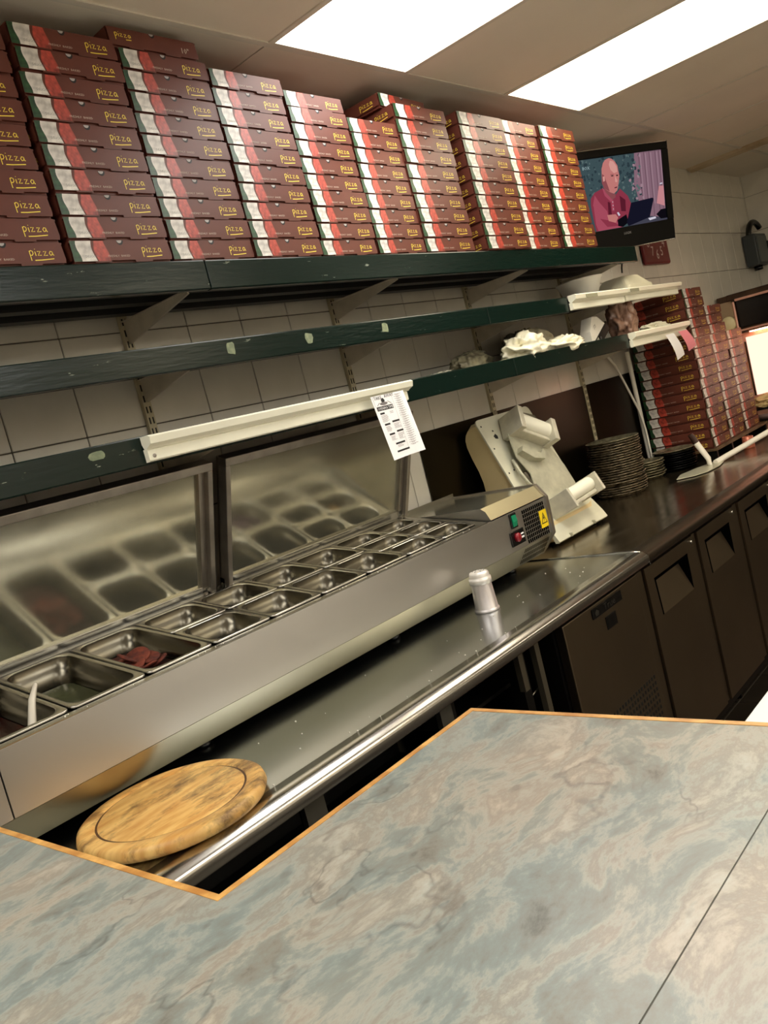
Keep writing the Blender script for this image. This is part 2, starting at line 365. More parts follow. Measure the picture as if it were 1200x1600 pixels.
# ================================================================== LAMINATE COUNTER
ct = thing('service_counter', 'L-shaped service counter with grey and beige slate-pattern laminate in the foreground', 'counter', (.0, .2, -E))
def L_poly(g):
    return [(-1.5 + g, -.7 + g), (.948 - g, -.7 + g), (.948 - g, .790 - g), (.462 - g, .790 - g), (.462 - g, 1.545 - g), (-1.5 + g, 1.545 - g)]
o_ = L_poly(.009); zt = -.45
top = MB()
YS = .307
def slab(x0, x1, y0, y1): top.box(x0, x1, y0, y1, zt - .036, zt, M_lam)
sl1 = MB(); sl1.prism([(-1.49, YS + .0008), (.939, YS + .0008), (.939, .781), (.453, .781), (.453, 1.536), (-1.49, 1.536)], 'z', zt - .036, zt, M_lam); sl1.build('laminate_top', ct)
MB().box(-1.49, .939, -.69, YS - .0008, zt - .036, zt, M_lam).build('laminate_top', ct)
MB().box(-1.49, .939, YS - .0009, YS + .0009, zt - .036, zt - .0006, mat('seam filler', (.33, .32, .29), .7)).build('seam', ct)
def edge(pts):
    b = MB(); b.prism(pts, 'z', zt - .038, zt + .0008, M_wood); return b.build('wood_edge', ct)
edge([(.939, -.70), (.948, -.70), (.948, .790), (.939, .781)])
edge([(.453, .781), (.939, .781), (.948, .790), (.462, .790)])
edge([(.453, .781), (.462, .790), (.462, 1.545), (.453, 1.536)])
edge([(-1.5, 1.536), (.453, 1.536), (.462, 1.545), (-1.5, 1.545)])
cb = MB(); M_ply = mat('counter carcass', (.10, .08, .07), .6)
cb.box(-1.4, .85, -.6, .70, -E, zt - .038, M_ply); cb.box(-1.4, .36, .70, 1.20, -E, zt - .038, M_ply); cb.build('counter_base', ct)

# ================================================================== WORKTOPS
WZ = -.625
def worktop(name, x0, x1, mt, label, dz=0, ns=None):
    t = thing(name, label, 'worktop', ((x0 + x1) / 2, 1.6, WZ - .04 + dz))
    z = WZ + dz
    prof = [(1.99, z), (1.300, z)]
    nose = [(1.300, z)] + [(1.268 - .032 * math.sin(a), z - .020 + .020 * math.cos(a)) for a in [PI / 2 * k / 8 for k in range(9)]] + [(1.236, z - .039), (1.240, z - .041), (1.250, z - .036), (1.300, z - .012)]
    MB().box(x0, x1, 1.300, 1.99, z - .012, z, mt).build('steel_top', t)
    b = MB(); b.prism(nose, 'x', x0, x1, ns or M_nose, smooth=True); b.build('rolled_edge', t)
    return t
wt1 = worktop('steel_worktop', -1.2, 2.540, M_top, 'long brushed steel worktop carrying the topping unit, round board and shaker')
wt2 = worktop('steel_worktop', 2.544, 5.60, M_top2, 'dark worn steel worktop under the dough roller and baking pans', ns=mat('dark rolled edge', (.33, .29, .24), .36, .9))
MB().tube([(2.541, 1.94, WZ + .001), (2.541, 1.30, WZ + .001), (2.541, 1.262, WZ - .003), (2.541, 1.240, WZ - .022), (2.541, 1.237, WZ - .045)], .0035, M_chrome, n=6).build('joint_strip', wt2)

# under-counter: frame of the open bay
ob = thing('open_under_frame', 'dark open shelving frame under the worktop left of the vented panel', 'rack', (1.0, 1.6, -E))
for x in (-.9, .2, 1.02, 1.49, 1.82):
    MB().box(x, x + .035, 1.32, 1.36, -E, WZ - .013, M_darkmetal).build('leg', ob)
MB().box(1.445, 1.49, 1.30, 1.316, -.95, WZ - .045, mat('grey hanging plate', (.35, .34, .31), .4, .6)).build('hanging_plate', ob)
MB().box(.99, 1.045, 1.30, 1.316, -.95, WZ - .045, MATS['grey hanging plate']).build('hanging_plate', ob)
MB().box(-1.1, 1.93, 1.32, 1.95, -1.10, -1.085, M_darkmetal).build('lower_shelf', ob)
MB().box(1.55, 1.90, 1.40, 1.95, -.815, -.805, M_darkmetal).build('upper_shelf', ob)
for x in (1.80, 1.885):
    MB().box(x, x + .022, 1.30, 1.318, -.80 if x < 1.85 else -1.09, WZ - .05, mat('shelf side grey', (.42, .39, .33), .4, .7)).build('side_strip', ob)
MB().tube([(1.67, 1.40, -.95), (1.90, 1.33, -.83)], .004, M_chrome, n=6).build('wire_rail', ob)
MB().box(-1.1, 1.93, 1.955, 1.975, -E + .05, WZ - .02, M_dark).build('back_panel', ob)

# refrigerated counter with vented panel and doors
fg = thing('fridge_counter', 'stainless undercounter fridge with vented motor panel and recessed-handle doors', 'fridge', (3.2, 1.6, -E))
MB().box(1.985, 5.50, 1.30, 1.97, -1.40, WZ - .045, M_darkmetal).build('body', fg)
for x in (2.05, 2.52, 3.45, 4.4, 5.40):
    MB().lathe([(.02, -E), (.02, -1.42), (.03, -1.40)], M_darkmetal, c=(x, 1.42, 0), n=12).build('foot', fg)
vp = MB(); DY0, DY1 = 1.268, 1.298
sx0, sx1, sz0, sz1 = 2.13, 2.47, -1.215, -1.010
vp.bbox(1.996, 2.492, DY0, DY1, -1.345, -.688, M_door, b=.003); vp.build('vented_panel', fg)
sl = MB()
for i in range(17):
    for j in range(10):
        x = sx0 + .01 + i * .0198 + (.0 if j % 2 == 0 else .0); z = sz1 - .010 - j * .0205
        sl.box(x, x + .009, DY0 - .0008, DY0 + .002, z - .0115, z, M_dark)
sl.build('vent_slots', fg, kind='stuff')
bd = MB(); bd.bbox(2.165, 2.362, DY0 - .004, DY0 + .002, -.728, -.697, M_black, b=.0015); bg = bd.build('name_badge', fg)
vs, fs = text_mesh('True', .030, 2)
b = MB(); b.add(vs, fs, mat('badge grey', (.34, .33, .31), .3, .8), tf=lambda p: Vector((2.235 + p.x * 1.35, DY0 - .0046, -.722 + p.y)))
b.build('lettering', bg); b = MB(); b.prism([(2.180, -.722), (2.200, -.722), (2.204, -.712), (2.190, -.703), (2.178, -.712)], 'y', DY0 - .0052, DY0 - .0042, MATS['badge grey']); b.build('emblem', bg)
b = MB(); b.bbox(2.238, 2.305, DY0 - .003, DY0 + .002, -.785, -.745, M_darkmetal, b=.001); b.box(2.243, 2.300, DY0 - .0036, DY0 - .002, -.781, -.750, M_black); b.build('thermostat_window', fg)
def door(x0, x1):
    z0, z1 = -1.345, -.690
    hx0, hx1, hz0, hz1 = x0 + .06, x1 - .075, -.870, -.742
    b = MB(); y = DY0
    # outer face as ring around the pocket
    o = [(x0, z0), (x1, z0), (x1, z1), (x0, z1)]; h = [(hx0 + .012, hz0), (hx1 - .004, hz0), (hx1, hz1), (hx0, hz1)]
    for i in range(4):
        j = (i + 1) % 4; b.poly([(o[i][0], y, o[i][1]), (o[j][0], y, o[j][1]), (h[j][0], y, h[j][1]), (h[i][0], y, h[i][1])], M_door)
    back = DY1
    b.poly([(x0, back, z0), (x0, y, z0), (x0, y, z1), (x0, back, z1)], M_door); b.poly([(x1, y, z0), (x1, back, z0), (x1, back, z1), (x1, y, z1)], M_door)
    b.poly([(x0, back, z1), (x0, y, z1), (x1, y, z1), (x1, back, z1)], M_door); b.poly([(x0, y, z0), (x0, back, z0), (x1, back, z0), (x1, y, z0)], M_door)
    b.poly([(x1, back, z0), (x0, back, z0), (x0, back, z1), (x1, back, z1)], M_door)
    d = b.build('door', fg)
    q = MB(); dp = .034
    # pocket: slopes in towards its top
    q.poly([(hx0 + .012, y, hz0), (hx1 - .004, y, hz0), (hx1 - .03, y + dp, hz1 - .004), (hx0 + .022, y + dp, hz1 - .004)], M_door)
    q.poly([(hx0, y, hz1), (hx0 + .012, y, hz0), (hx0 + .022, y + dp, hz1 - .004)], M_ventshade)
    q.poly([(hx1 - .004, y, hz0), (hx1, y, hz1), (hx1 - .03, y + dp, hz1 - .004)], M_ventshade)
    q.poly([(hx1, y, hz1), (hx0, y, hz1), (hx0 + .022, y + dp, hz1 - .004), (hx1 - .03, y + dp, hz1 - .004)], M_ventshade)
    q.prism([(hx0 - .004, hz1 + .004), (hx0 + .006, hz0), (hx0 + .014, hz0), (hx0 + .006, hz1 - .006), (hx1, hz1 - .006), (hx1, hz1 + .004)], 'y', y - .0006, y + .001, M_ventshade)  # black side and top faces and edge strip paint the pocket's shade
    q.build('handle_recess', d)
    MB().lathe([(.008, 0), (.008, .003), (.004, .005), (0, .005)], M_chrome, c=(x1 - .022, y, z1 - .020), n=14, axis=(0, -1, 0)).build('hinge_pin', d)
    return d
for a in ((2.556, 2.985), (3.030, 3.432), (3.494, 3.92), (3.965, 4.39)): door(*a)
for a in ((2.500, 2.548), (2.992, 3.024), (3.438, 3.488), (3.926, 3.960)): MB().box(a[0], a[1], 1.276, 1.298, -1.345, -.690, M_door).build('post', fg)

# ================================================================== TOPPING UNIT (tilted pan deck, lids, motor housing)
SL = math.radians(9.2); cs, sn = math.cos(SL), math.sin(SL)
def DK(p):      # deck coordinates (x, distance up the slope, height above the deck) -> builder coordinates
    return Vector((p[0], 1.580 + p[1] * cs - p[2] * sn, -.397 + p[1] * sn + p[2] * cs))
tu = thing('topping_unit', 'long stainless refrigerated topping unit with a sloping row of pans', 'refrigerator', (1.2, 1.75, WZ))
UX0, UX1 = -.30, 2.555
b = MB()
b.prism([(1.568, -.402), (1.568, -.528), (1.574, -.528), (1.574, -.402)], 'x', .572, UX1 - .012, M_steelF); b.build('front_panel', tu)
MB().prism([(1.568, -.402), (1.568, -.528), (1.574, -.528), (1.574, -.402)], 'x', UX0, .569, M_steelF).build('front_panel', tu)
MB().prism([(1.568, -.529), (1.618, -.598), (1.623, -.595), (1.574, -.527)], 'x', UX0, UX1 - .012, mat('lower bevel steel', (.78, .76, .68), .38, 1, var=.1, scale=3)).build('lower_bevel', tu)
MB().prism([(1.620, -.598), (1.620, -.592), (1.955, -.592), (1.955, -.598)], 'x', UX0, UX1 - .012, M_steel).build('base_sheet', tu)
MB().prism([(1.950, -.592), (1.950, -.338), (1.956, -.338), (1.956, -.592)], 'x', UX0, UX1 - .012, M_steel).build('rear_panel', tu)
# deck rails
b = MB(); b.box(UX0, 2.185, -.012, .004, -.010, .000, M_steel, tf=DK); b.box(UX0, 2.185, .004, .007, -.03, -.004, M_steel, tf=DK); b.build('front_rail', tu)
b = MB(); b.box(UX0, 2.185, .331, .378, -.010, .000, M_steel, tf=DK); b.build('rear_rail', tu)
XB = [.558 - .178 * 2, .558 - .178, .558, .736, .914, 1.092, 1.270, 1.448, 1.626, 1.804, 1.982, 2.150]
for x in XB:
    MB().box(x - .004, x + .004, .004, .331, -.012, -.0045, M_steel, tf=DK).build('divider_bar', tu)
MB().box(2.150, 2.195, .004, .331, -.010, -.002, M_steel, tf=DK).build('deck_end', tu)
MB().box(UX0 - .004, UX0, 1.574, 1.955, -.592, -.335, M_steel).build('end_panel', tu)
for x in (-.1, 1.05, 1.75, 2.40):
    for y in (1.68, 1.88):
        MB().lathe([(.022, WZ), (.022, WZ + .012), (.012, WZ + .016), (.012, -.598)], M_black, c=(x, y, 0), n=14).build('foot', tu)
# housing
hz = -.357
b = MB(); b.poly([(2.205, 1.568, -.400), (2.205, 1.582, hz - .012), (2.205, 1.600, hz), (2.205, 1.955, hz), (2.205, 1.955, -.34 - .06)], M_steelF)
b.build('housing_side', tu)
b = MB(); b.poly([(2.205, 1.598, hz), (2.545, 1.598, hz), (2.545, 1.955, hz), (2.205, 1.955, hz)], M_lid); b.build('housing_top', tu)
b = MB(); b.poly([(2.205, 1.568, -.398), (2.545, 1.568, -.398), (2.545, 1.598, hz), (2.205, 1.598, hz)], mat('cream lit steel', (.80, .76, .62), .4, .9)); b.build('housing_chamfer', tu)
b = MB(); ep = [(1.558, -.400), (1.592, -.352), (1.960, -.352), (1.960, -.592), (1.625, -.603), (1.560, -.532)]
b.prism(ep, 'x', UX1 - .014, UX1, M_frame); b.build('end_cap', tu)
# vents
M_ventshade = mat('vent hole and recess shade black', (.01, .01, .01), 1, spec=0)
b = MB(); yv = 1.5672
for r in range(8):
    z = -.412 - r * .0145
    if r in (): continue
    for k in range(12):
        x = 2.386 + k * .0122
        if r in (2, 5): pass
        b.box(x, x + .0062, yv - .0006, yv + .004, z - .0118, z, M_ventshade)
b.build('vent_slots', tu, kind='stuff')
b = MB()
for r in range(3):
    for k in range(15):
        x = 2.370 + k * .0112; t0 = .15 + r * .27; t1 = t0 + .2
        P = lambda t, n=0: (1.568 + .05 * t - .0006, -.529 - .069 * t - .0004)
        y0, z0 = P(t0); y1, z1 = P(t1)
        b.poly([(x, y1, z1), (x + .0055, y1, z1), (x + .0055, y0, z0), (x, y0, z0)], M_ventshade)
b.build('bevel_slots', tu, kind='stuff')
sw = MB(); sw.bbox(2.305, 2.343, yv - .004, yv + .002, -.455, -.405, M_black, b=.002)
s1 = sw.build('power_switch', tu); MB().prism([(yv - .004, -.450), (yv - .009, -.434), (yv - .005, -.412), (yv - .004, -.412)], 'x', 2.312, 2.337, mat('green switch', (.05, .42, .28), .3, emit=.3)).build('green_rocker', s1)
sw = MB(); sw.bbox(2.285, 2.368, yv - .004, yv + .002, -.512, -.463, M_black, b=.002); s2 = sw.build('thermostat_plate', tu)
MB().lathe([(.015, 0), (.015, .008), (.011, .012), (0, .012)], mat('red knob', (.50, .03, .10), .3), c=(2.318, yv - .004, -.486), n=18, axis=(0, -1, 0)).build('red_knob', s2)
b = MB(); b.box(2.345, 2.362, yv - .0046, yv - .004, -.483, -.478, M_paper); b.box(2.345, 2.362, yv - .0046, yv - .004, -.495, -.489, M_paper); b.build('scale_mark', s2)
b = MB(); M_yel = mat('yellow sticker', (.93, .80, .10), .4)
b.box(2.485, 2.533, yv - .0008, yv - .0002, -.500, -.440, M_yel)
tri = [(2.490, -.487), (2.528, -.487), (2.509, -.447)]
b.poly([(x, yv - .0011, z) for x, z in tri], M_ink)
cx = sum(p[0] for p in tri) / 3; cz = sum(p[1] for p in tri) / 3
b.poly([(cx + (x - cx) * .72, yv - .0014, cz + (z - cz) * .72) for x, z in tri], M_yel)
b.poly([(x, yv - .0017, z) for x, z in [(2.510, -.456), (2.503, -.470), (2.508, -.470), (2.505, -.482), (2.515, -.466), (2.510, -.466), (2.513, -.456)]], M_ink)
b.build('warning_sticker', tu)
# lids
LA = math.radians(111.5)
H0 = DK((0, .352, .003))
def LD(p):     # lid coordinates (x, t up the lid, n towards the pans)
    return Vector((p[0], H0.y + p[1] * math.cos(LA) - p[2] * math.sin(LA), H0.z + p[1] * math.sin(LA) + p[2] * math.cos(LA)))
def lid(x0, x1, label):
    t = thing('unit_lid', label, 'lid', (x0 + .4, H0.y, H0.z), 'steel lids of the topping unit')
    T = .372
    MB().box(x0 + .006, x1 - .006, .01, T - .006, -.006, .0, M_lid, tf=LD).build('inner_sheet', t)
    MB().box(x0, x1, .0, T, -.012, -.006, M_frame, tf=LD).build('outer_skin', t)
    MB().bbox(x0, x1, T - .022, T, -.012, .026, M_frame, b=.002, tf=LD).build('frame_bar', t)
    MB().bbox(x0, x0 + .016, .008, T - .022, -.012, .026, M_frame, b=.002, tf=LD).build('frame_bar', t)
    b = MB(); b.bbox(x1 - .016, x1, .008, T - .022, -.012, .026, M_frame, b=.002, tf=LD); b.box(x1 - .034, x1 - .016, .008, T - .022, -.0, .010, M_frame, tf=LD); b.build('frame_bar', t)
    MB().bbox(x0, x1, -.002, .026, -.012, .010, M_steel, b=.002, tf=LD).build('frame_bar', t)
    for x in (x0 + .015, x1 - .015):
        b = MB(); b.tube([LD((x - .012, .0, .012)), LD((x + .012, .0, .012))], .006, M_frame, n=10); b.box(x - .006, x + .006, -.010, .02, .010, .016, M_chrome, tf=LD); b.build('hinge', t)
    return t
lid(.42, 1.358, 'raised steel lid on the left, reflecting pans and cut off by the frame')
lid(1.402, 2.205, 'raised steel lid behind the paper menu, reflecting nine pans')

# pans ----------------------------------------------------------------
def rrect(x0, x1, y0, y1, r, n=5):
    out = []
    for cx, cy, a in ((x1 - r, y1 - r, 0), (x0 + r, y1 - r, PI / 2), (x0 + r, y0 + r, PI), (x1 - r, y0 + r, 1.5 * PI)):
        for k in range(n + 1): out.append((cx + r * math.cos(a + PI / 2 * k / n), cy + r * math.sin(a + PI / 2 * k / n)))
    return out
PANM = {}
def pan_mesh(wd, dp, depth):
    k = (wd, dp)
    if k in PANM: return PANM[k]
    b = MB(); rings = []
    ins = [(0, .012, -.0035), (0, .012, .0), (.0015, .0115, .001), (.0085, .030, .001), (.0105, .034, -.001), (.0125, .036, -.024), (.0165, .036, -.0265), (.0200, .036, -.060), (.024, .036, -depth + .016), (.030, .034, -depth + .004), (.042, .030, -depth)]
    for i, r, z in ins: rings.append([(p[0], p[1], z) for p in rrect(-wd / 2 + i, wd / 2 - i, -dp / 2 + i, dp / 2 - i, max(r - i * .1, .006))])
    n = len(rings[0]); vs = [p for r in rings for p in r]
    fs = [(a * n + c, a * n + (c + 1) % n, (a + 1) * n + (c + 1) % n, (a + 1) * n + c) for a in range(len(rings) - 1) for c in range(n)]
    b.add(vs, fs[:n * 4], M_steel, True); b.add(vs, fs[n * 4:], M_panwell, True); b.add(vs, [list(range((len(rings) - 1) * n, len(rings) * n))], M_panwell)  # bright steel rims, darker wells: inner shade put into the colour
    PANM[k] = b.mesh('steel_pan'); return PANM[k]
def pan(x, s0, s1, label):
    wd = .172; dp = s1 - s0 - .004
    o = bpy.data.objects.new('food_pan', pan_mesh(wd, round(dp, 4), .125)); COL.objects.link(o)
    p = DK((x, (s0 + s1) / 2, .0045)); o.location = p + Vector((0, 0, E)); o.rotation_euler.x = SL; o['o'] = tuple(p)
    return tag(o, label, 'food pan', 'stainless pans in the topping unit')
cols = [(XB[i] + XB[i + 1]) / 2 for i in range(len(XB) - 1)]
S0, S1 = .006, .331
pan(cols[0], S0, S1, 'full-depth pan at the hidden far left end of the topping unit')
pan(cols[1], S0, S1, 'full-depth pan beyond the left frame edge, beside the ladle pan')
pan(cols[2], S0, S1, 'full-depth steel pan at the left frame edge holding sauce and a pale ladle')
pan(cols[3], S0, S1, 'full-depth steel pan with cloudy greenish liquid, left of the pepperoni pan')
pan(cols[4], S0, S1, 'full-depth steel pan holding the red pepperoni discs')
mid = (S0 + S1) / 2
half = ['right beside the pepperoni pan', 'second pair right of the pepperoni pan', 'third pair right of the pepperoni pan', 'fourth pair right of the pepperoni pan, by the onion strips']
for k in range(4):
    pan(cols[5 + k], mid, S1, 'small rear-row pan, ' + half[k]); pan(cols[5 + k], S0, mid, 'small front-row pan, ' + half[k])
t3 = (S1 - S0) / 3
for k, nm in ((9, 'last but one column'), (10, 'last column next to the motor housing')):
    for r, rn in enumerate(('front', 'middle', 'rear')):
        pan(cols[k], S0 + t3 * r, S0 + t3 * (r + 1), 'smallest steel pan, %s of three in the %s' % (rn, nm))
# contents
def DB(x, s, h): return DK((x, s, h))
b = MB(); pts = rrect(cols[3] - .064, cols[3] + .064, S0 + .028, S1 - .028, .02)
b.add([(p[0], p[1], -.058) for p in pts], [list(range(len(pts)))], mat('pickle water', (.33, .34, .24), .08, 0, rgb2=(.22, .23, .15), scale=9), tf=DK)
tag(b.build('pickle_liquid'), 'cloudy greenish liquid lying in the pan left of the pepperoni', 'liquid', kind='stuff')
b = MB(); pts = rrect(cols[4] - .060, cols[4] + .060, S0 + .035, S1 - .035, .03)
b.add([(p[0], p[1], -.046) for p in pts], [list(range(len(pts)))], mat('meat bed', (.30, .12, .07), .7, 0, rgb2=(.16, .06, .04), scale=70, bump=.8, bscale=90), tf=DK)
tag(b.build('meat_layer'), 'dark red meat layer under the pepperoni discs', 'food', kind='stuff')
b = MB(); pts = rrect(cols[2] - .064, cols[2] + .064, S0 + .028, S1 - .028, .02)
b.add([(p[0], p[1], -.058) for p in pts], [list(range(len(pts)))], mat('dark sauce', (.22, .06, .04), .2, 0, rgb2=(.12, .03, .03), scale=30, bump=.5), tf=DK)
tag(b.build('sauce'), 'dark red sauce in the pan at the left frame edge', 'sauce', kind='stuff')
t = thing('ladle', 'pale plastic ladle standing in the sauce pan at the left edge', 'ladle', DK((cols[2] + .04, .10, -.08)))
b = MB(); path = [DK((cols[2] + .012, .03, -.078)), DK((cols[2] + .020, .045, -.05)), DK((cols[2] + .035, .065, -.015)), DK((cols[2] + .058, .095, .018)), DK((cols[2] + .085, .125, .035))]
for i in range(len(path) - 1): pass
b.tube(path, [.009, .0085, .008, .007, .004], mat('pale ladle', (.80, .77, .71), .35), n=8); b.build('handle', t)
b = MB(); b.lathe([(0, 0), (.016, .002), (.024, .012), (.026, .022), (.024, .022), (.014, .006), (0, .004)], MATS['pale ladle'], c=DK((cols[2] + .008, .035, -.084)), n=18); b.build('bowl', t)
M_pep = mat('pepperoni', (.46, .19, .10), .75, 0, rgb2=(.27, .09, .05), scale=70, bump=.5, bscale=200)
pm = MB(); pm.lathe([(0, 0), (.023, 0), (.025, .0015), (.0245, .004), (.021, .0055), (0, .005)], M_pep, n=18); pme = pm.mesh('pepperoni_disc')
rr = random.Random(3)
PP = [(-.038, .150, 0), (-.005, .140, 0), (.030, .150, 0), (.040, .190, 0), (.005, .185, 0), (-.036, .195, 0), (-.020, .225, 0), (.022, .225, 0), (-.022, .165, 1), (.015, .160, 1), (.022, .195, 1), (-.014, .202, 1), (.0, .175, 2), (-.030, .180, 2)]
for k, (dx, s, lv) in enumerate(PP):
    o = bpy.data.objects.new('pepperoni_disc', pme); COL.objects.link(o); p = DK((cols[4] + dx, s, -.040 + lv * .0105 + rr.random() * .003)); o.location = p + Vector((0, 0, E)); o['o'] = tuple(p)
    o.rotation_euler = (SL + (rr.random() - .35) * .75, (rr.random() - .5) * .8, rr.random() * 6)
    tag(o, 'thin red pepperoni disc in the heap in the third large pan', 'food', 'pepperoni discs in the pan')
M_on = mat('red onion', (.66, .52, .62), .4, rgb2=(.40, .20, .36), scale=120)
b = MB()
for k in range(16):
    a = rr.random() * 6; r = .02 + rr.random() * .02; c = Vector((cols[8] + (rr.random() - .5) * .05, .07 + (rr.random() - .3) * .05, -.066 + rr.random() * .03))
    b.tube([DK(c + Vector((r * math.cos(a + q), r * math.sin(a + q), .012 * math.sin(q * 1.3)))) for q in [i * .35 for i in range(9)]], .0028, M_on, n=5)
tag(b.build('onion_strips'), 'curled purple onion strips lying in a front-row pan', 'food', kind='stuff')
b = MB()
for k in range(60):
    c = DK((cols[10] + (rr.random() - .5) * .11, S0 + t3 * 1.5 + (rr.random() - .5) * .06, -.052 + rr.random() * .012)); q = .003 + rr.random() * .004
    b.box(c.x - q, c.x + q, c.y - q, c.y + q, c.z - q * .6, c.z + q * .6, mat('nut crumbs', (.78, .62, .40), .6))
tag(b.build('chopped_topping'), 'pale chopped topping scattered in the middle small pan near the housing', 'food', kind='stuff')
b = MB(); pts = rrect(cols[10] - .064, cols[10] + .064, S0 + t3 + .018, S0 + t3 * 2 - .018, .015)
b.add([(p[0], p[1], -.062) for p in pts], [list(range(len(pts)))], mat('chopped bed', (.50, .40, .26), .6, rgb2=(.28, .22, .14), scale=120, bump=.6), tf=DK); tag(b.build('chopped_layer'), 'brownish chopped layer beneath the pale crumbs near the housing', 'food', kind='stuff')
b = MB(); pts = rrect(cols[6] - .06, cols[6] + .06, S0 + .03, mid - .03, .02)
b.add([(p[0], p[1], -.09) for p in pts], [list(range(len(pts)))], mat('yellow brine', (.56, .50, .20), .1, rgb2=(.38, .34, .12), scale=30), tf=DK); tag(b.build('brine'), 'yellowish brine in a front-row pan two columns right of the pepperoni', 'liquid', kind='stuff')

b = MB(); q9 = random.Random(21)
for k in range(34):
    x = .9 + q9.random() * 1.5; y = 1.30 + q9.random() ** 1.5 * .25; z_ = WZ; r = .0008 + q9.random() * .0014
    b.lathe([(r, 0), (r * 1.1, r * .5), (r * .5, r), (0, r * 1.1)], M_white, c=(x, y, z_), n=5)
tag(b.build('crumbs'), 'tiny pale crumbs scattered over the long steel worktop', 'crumbs', kind='stuff'); b = MB()
for k in range(26):
    x = .62 + q9.random() * 1.5; r = .0007 + q9.random() * .001; p = DK((x, -.006 + q9.random() * .006, .0))
    b.lathe([(r, 0), (r * 1.1, r * .5), (r * .5, r), (0, r * 1.1)], M_white, c=p, n=5)
tag(b.build('crumbs'), 'tiny pale crumbs along the front rim of the topping unit', 'crumbs', kind='stuff')

# ================================================================== ROUND BOARD, SHAKER
t = thing('round_board', 'round wooden cutting board, stained in the middle, on the steel worktop', 'cutting board', (.806, 1.428, WZ))
R_ = .180; b = MB()
b.lathe([(R_ - .020, 0), (R_ - .004, .006), (R_, .015), (R_ - .003, .026), (R_ - .010, .030), (R_ - .034, .030), (R_ - .037, .0270), (R_ - .040, .0270), (R_ - .043, .030), (0, .030)], M_board, c=(.797, 1.430, WZ), n=72); b.build('board', t)
MB().lathe([(R_ - .036, .0275), (R_ - .037, .0277), (R_ - .040, .0277), (R_ - .041, .0275)], mat('groove stain', (.30, .19, .08), .6), c=(.797, 1.430, WZ), n=72).build('groove', t)
sx, sy = 1.985, 1.500
t = thing('shaker', 'dull aluminium shaker with pierced domed top on the worktop', 'shaker', (sx, sy, WZ))
M_alu = mat('dull aluminium', (.88, .86, .86), .36, .85, var=.06, scale=30)
MB().lathe([(.036, 0), (.0375, .002), (.0375, .006), (.0355, .008), (.0345, .010), (.0305, .085), (.0300, .090)], M_alu, c=(sx, sy, WZ), n=40).build('body', t)
cp = MB().lathe([(.0335, .084), (.0335, .101), (.0305, .103), (.0300, .106), (.0295, .114), (.027, .119), (.018, .1215), (0, .122)], mat('whitish cap', (.91, .89, .86), .35, .5), c=(sx, sy, WZ), n=40).build('cap', t)
b = MB()
for q, r in [(k * PI / 3, .017) for k in range(6)] + [(k * PI / 1.5 + .4, .008) for k in range(3)]:
    b.lathe([(.0018, 0), (.0018, .0006), (0, .0006)], M_dark, c=(sx + r * math.cos(q), sy + r * math.sin(q), WZ + .1215), n=8)
b.build('holes', cp, kind='stuff')

# ================================================================== SHELVES
YF = 1.66
def fascia(parent, x0, x1, z0, z1, name='fascia_board'):
    return MB().bbox(x0, x1, YF, YF + .022, z0, z1, M_green, b=.003).build(name, parent)
def planks(parent, x0, x1, z):
    for y0, y1 in ((1.684, 1.775), (1.782, 1.872), (1.880, 1.975)):
        MB().box(x0, x1, y0, y1, z - .020, z, M_shelfdark).build('shelf_plank', parent)
def bracket(parent, x, z, L=.30):
    b = MB(); b.prism([(1.985, z), (1.695, z), (1.690, z - .010), (1.975, z - .062), (1.985, z - .062)], 'x', x - .0025, x + .0025, M_brk)
    b.box(x - .010, x + .010, 1.70, 1.985, z - .003, z, M_brk); return b.build('bracket', parent)
UP = (1.366, 2.193, 3.003, 3.812)
sh1 = thing('wall_shelf', 'top dark green shelf carrying the long row of pizza boxes', 'shelf', (1.8, 1.83, .42), 'dark green wall shelves')
for a in ((-.6, 1.415), (1.417, 3.97)): fascia(sh1, a[0], a[1], .413, .485)
planks(sh1, -.6, 3.965, .4845)
for y in (1.70, 1.80, 1.90):
    MB().box(-.6, 3.96, y, y + .035, .424, .464, M_shelfdark).build('batten', sh1)
sh2 = thing('wall_shelf', 'middle green shelf with worn sticker marks, cream strip at right', 'shelf', (1.8, 1.83, .22), 'dark green wall shelves')
for a in ((-.6, 2.61), (2.612, 3.205)): fascia(sh2, a[0], a[1], .226, .288)
planks(sh2, -.6, 4.33, .284)
sh3 = thing('wall_shelf', 'lowest green shelf with the plastic bags and bright price strip', 'shelf', (1.8, 1.83, .02), 'dark green wall shelves')
for a in ((-.6, 2.705), (2.707, 3.685)): fascia(sh3, a[0], a[1], .029, .095)
planks(sh3, -.6, 4.33, .074)
for x in UP:
    bracket(sh1, x, .422); bracket(sh2, x, .262); bracket(sh3, x, .052)
# worn patches on the fascias
M_patch = mat('old glue patch', (.55, .58, .45), .7, rgb2=(.42, .46, .36), scale=80)
def patch(parent, x, z, rx, rz, seed):
    r2 = random.Random(seed); pts = []
    for k in range(12):
        a = 2 * PI * k / 12; q = 1 + (r2.random() - .5) * .3; pts.append((x + rx * math.copysign(abs(math.cos(a)) ** .7, math.cos(a)) * q, z + rz * math.copysign(abs(math.sin(a)) ** .7, math.sin(a)) * q))
    b = MB(); b.prism(pts, 'y', YF - .0008, YF + .001, M_patch); b.build('worn_patch', parent)
patch(sh2, 1.425, .262, .013, .016, 1); patch(sh2, 1.705, .262, .014, .015, 2); patch(sh2, 2.035, .263, .015, .014, 3); patch(sh3, .985, .074, .020, .010, 4)
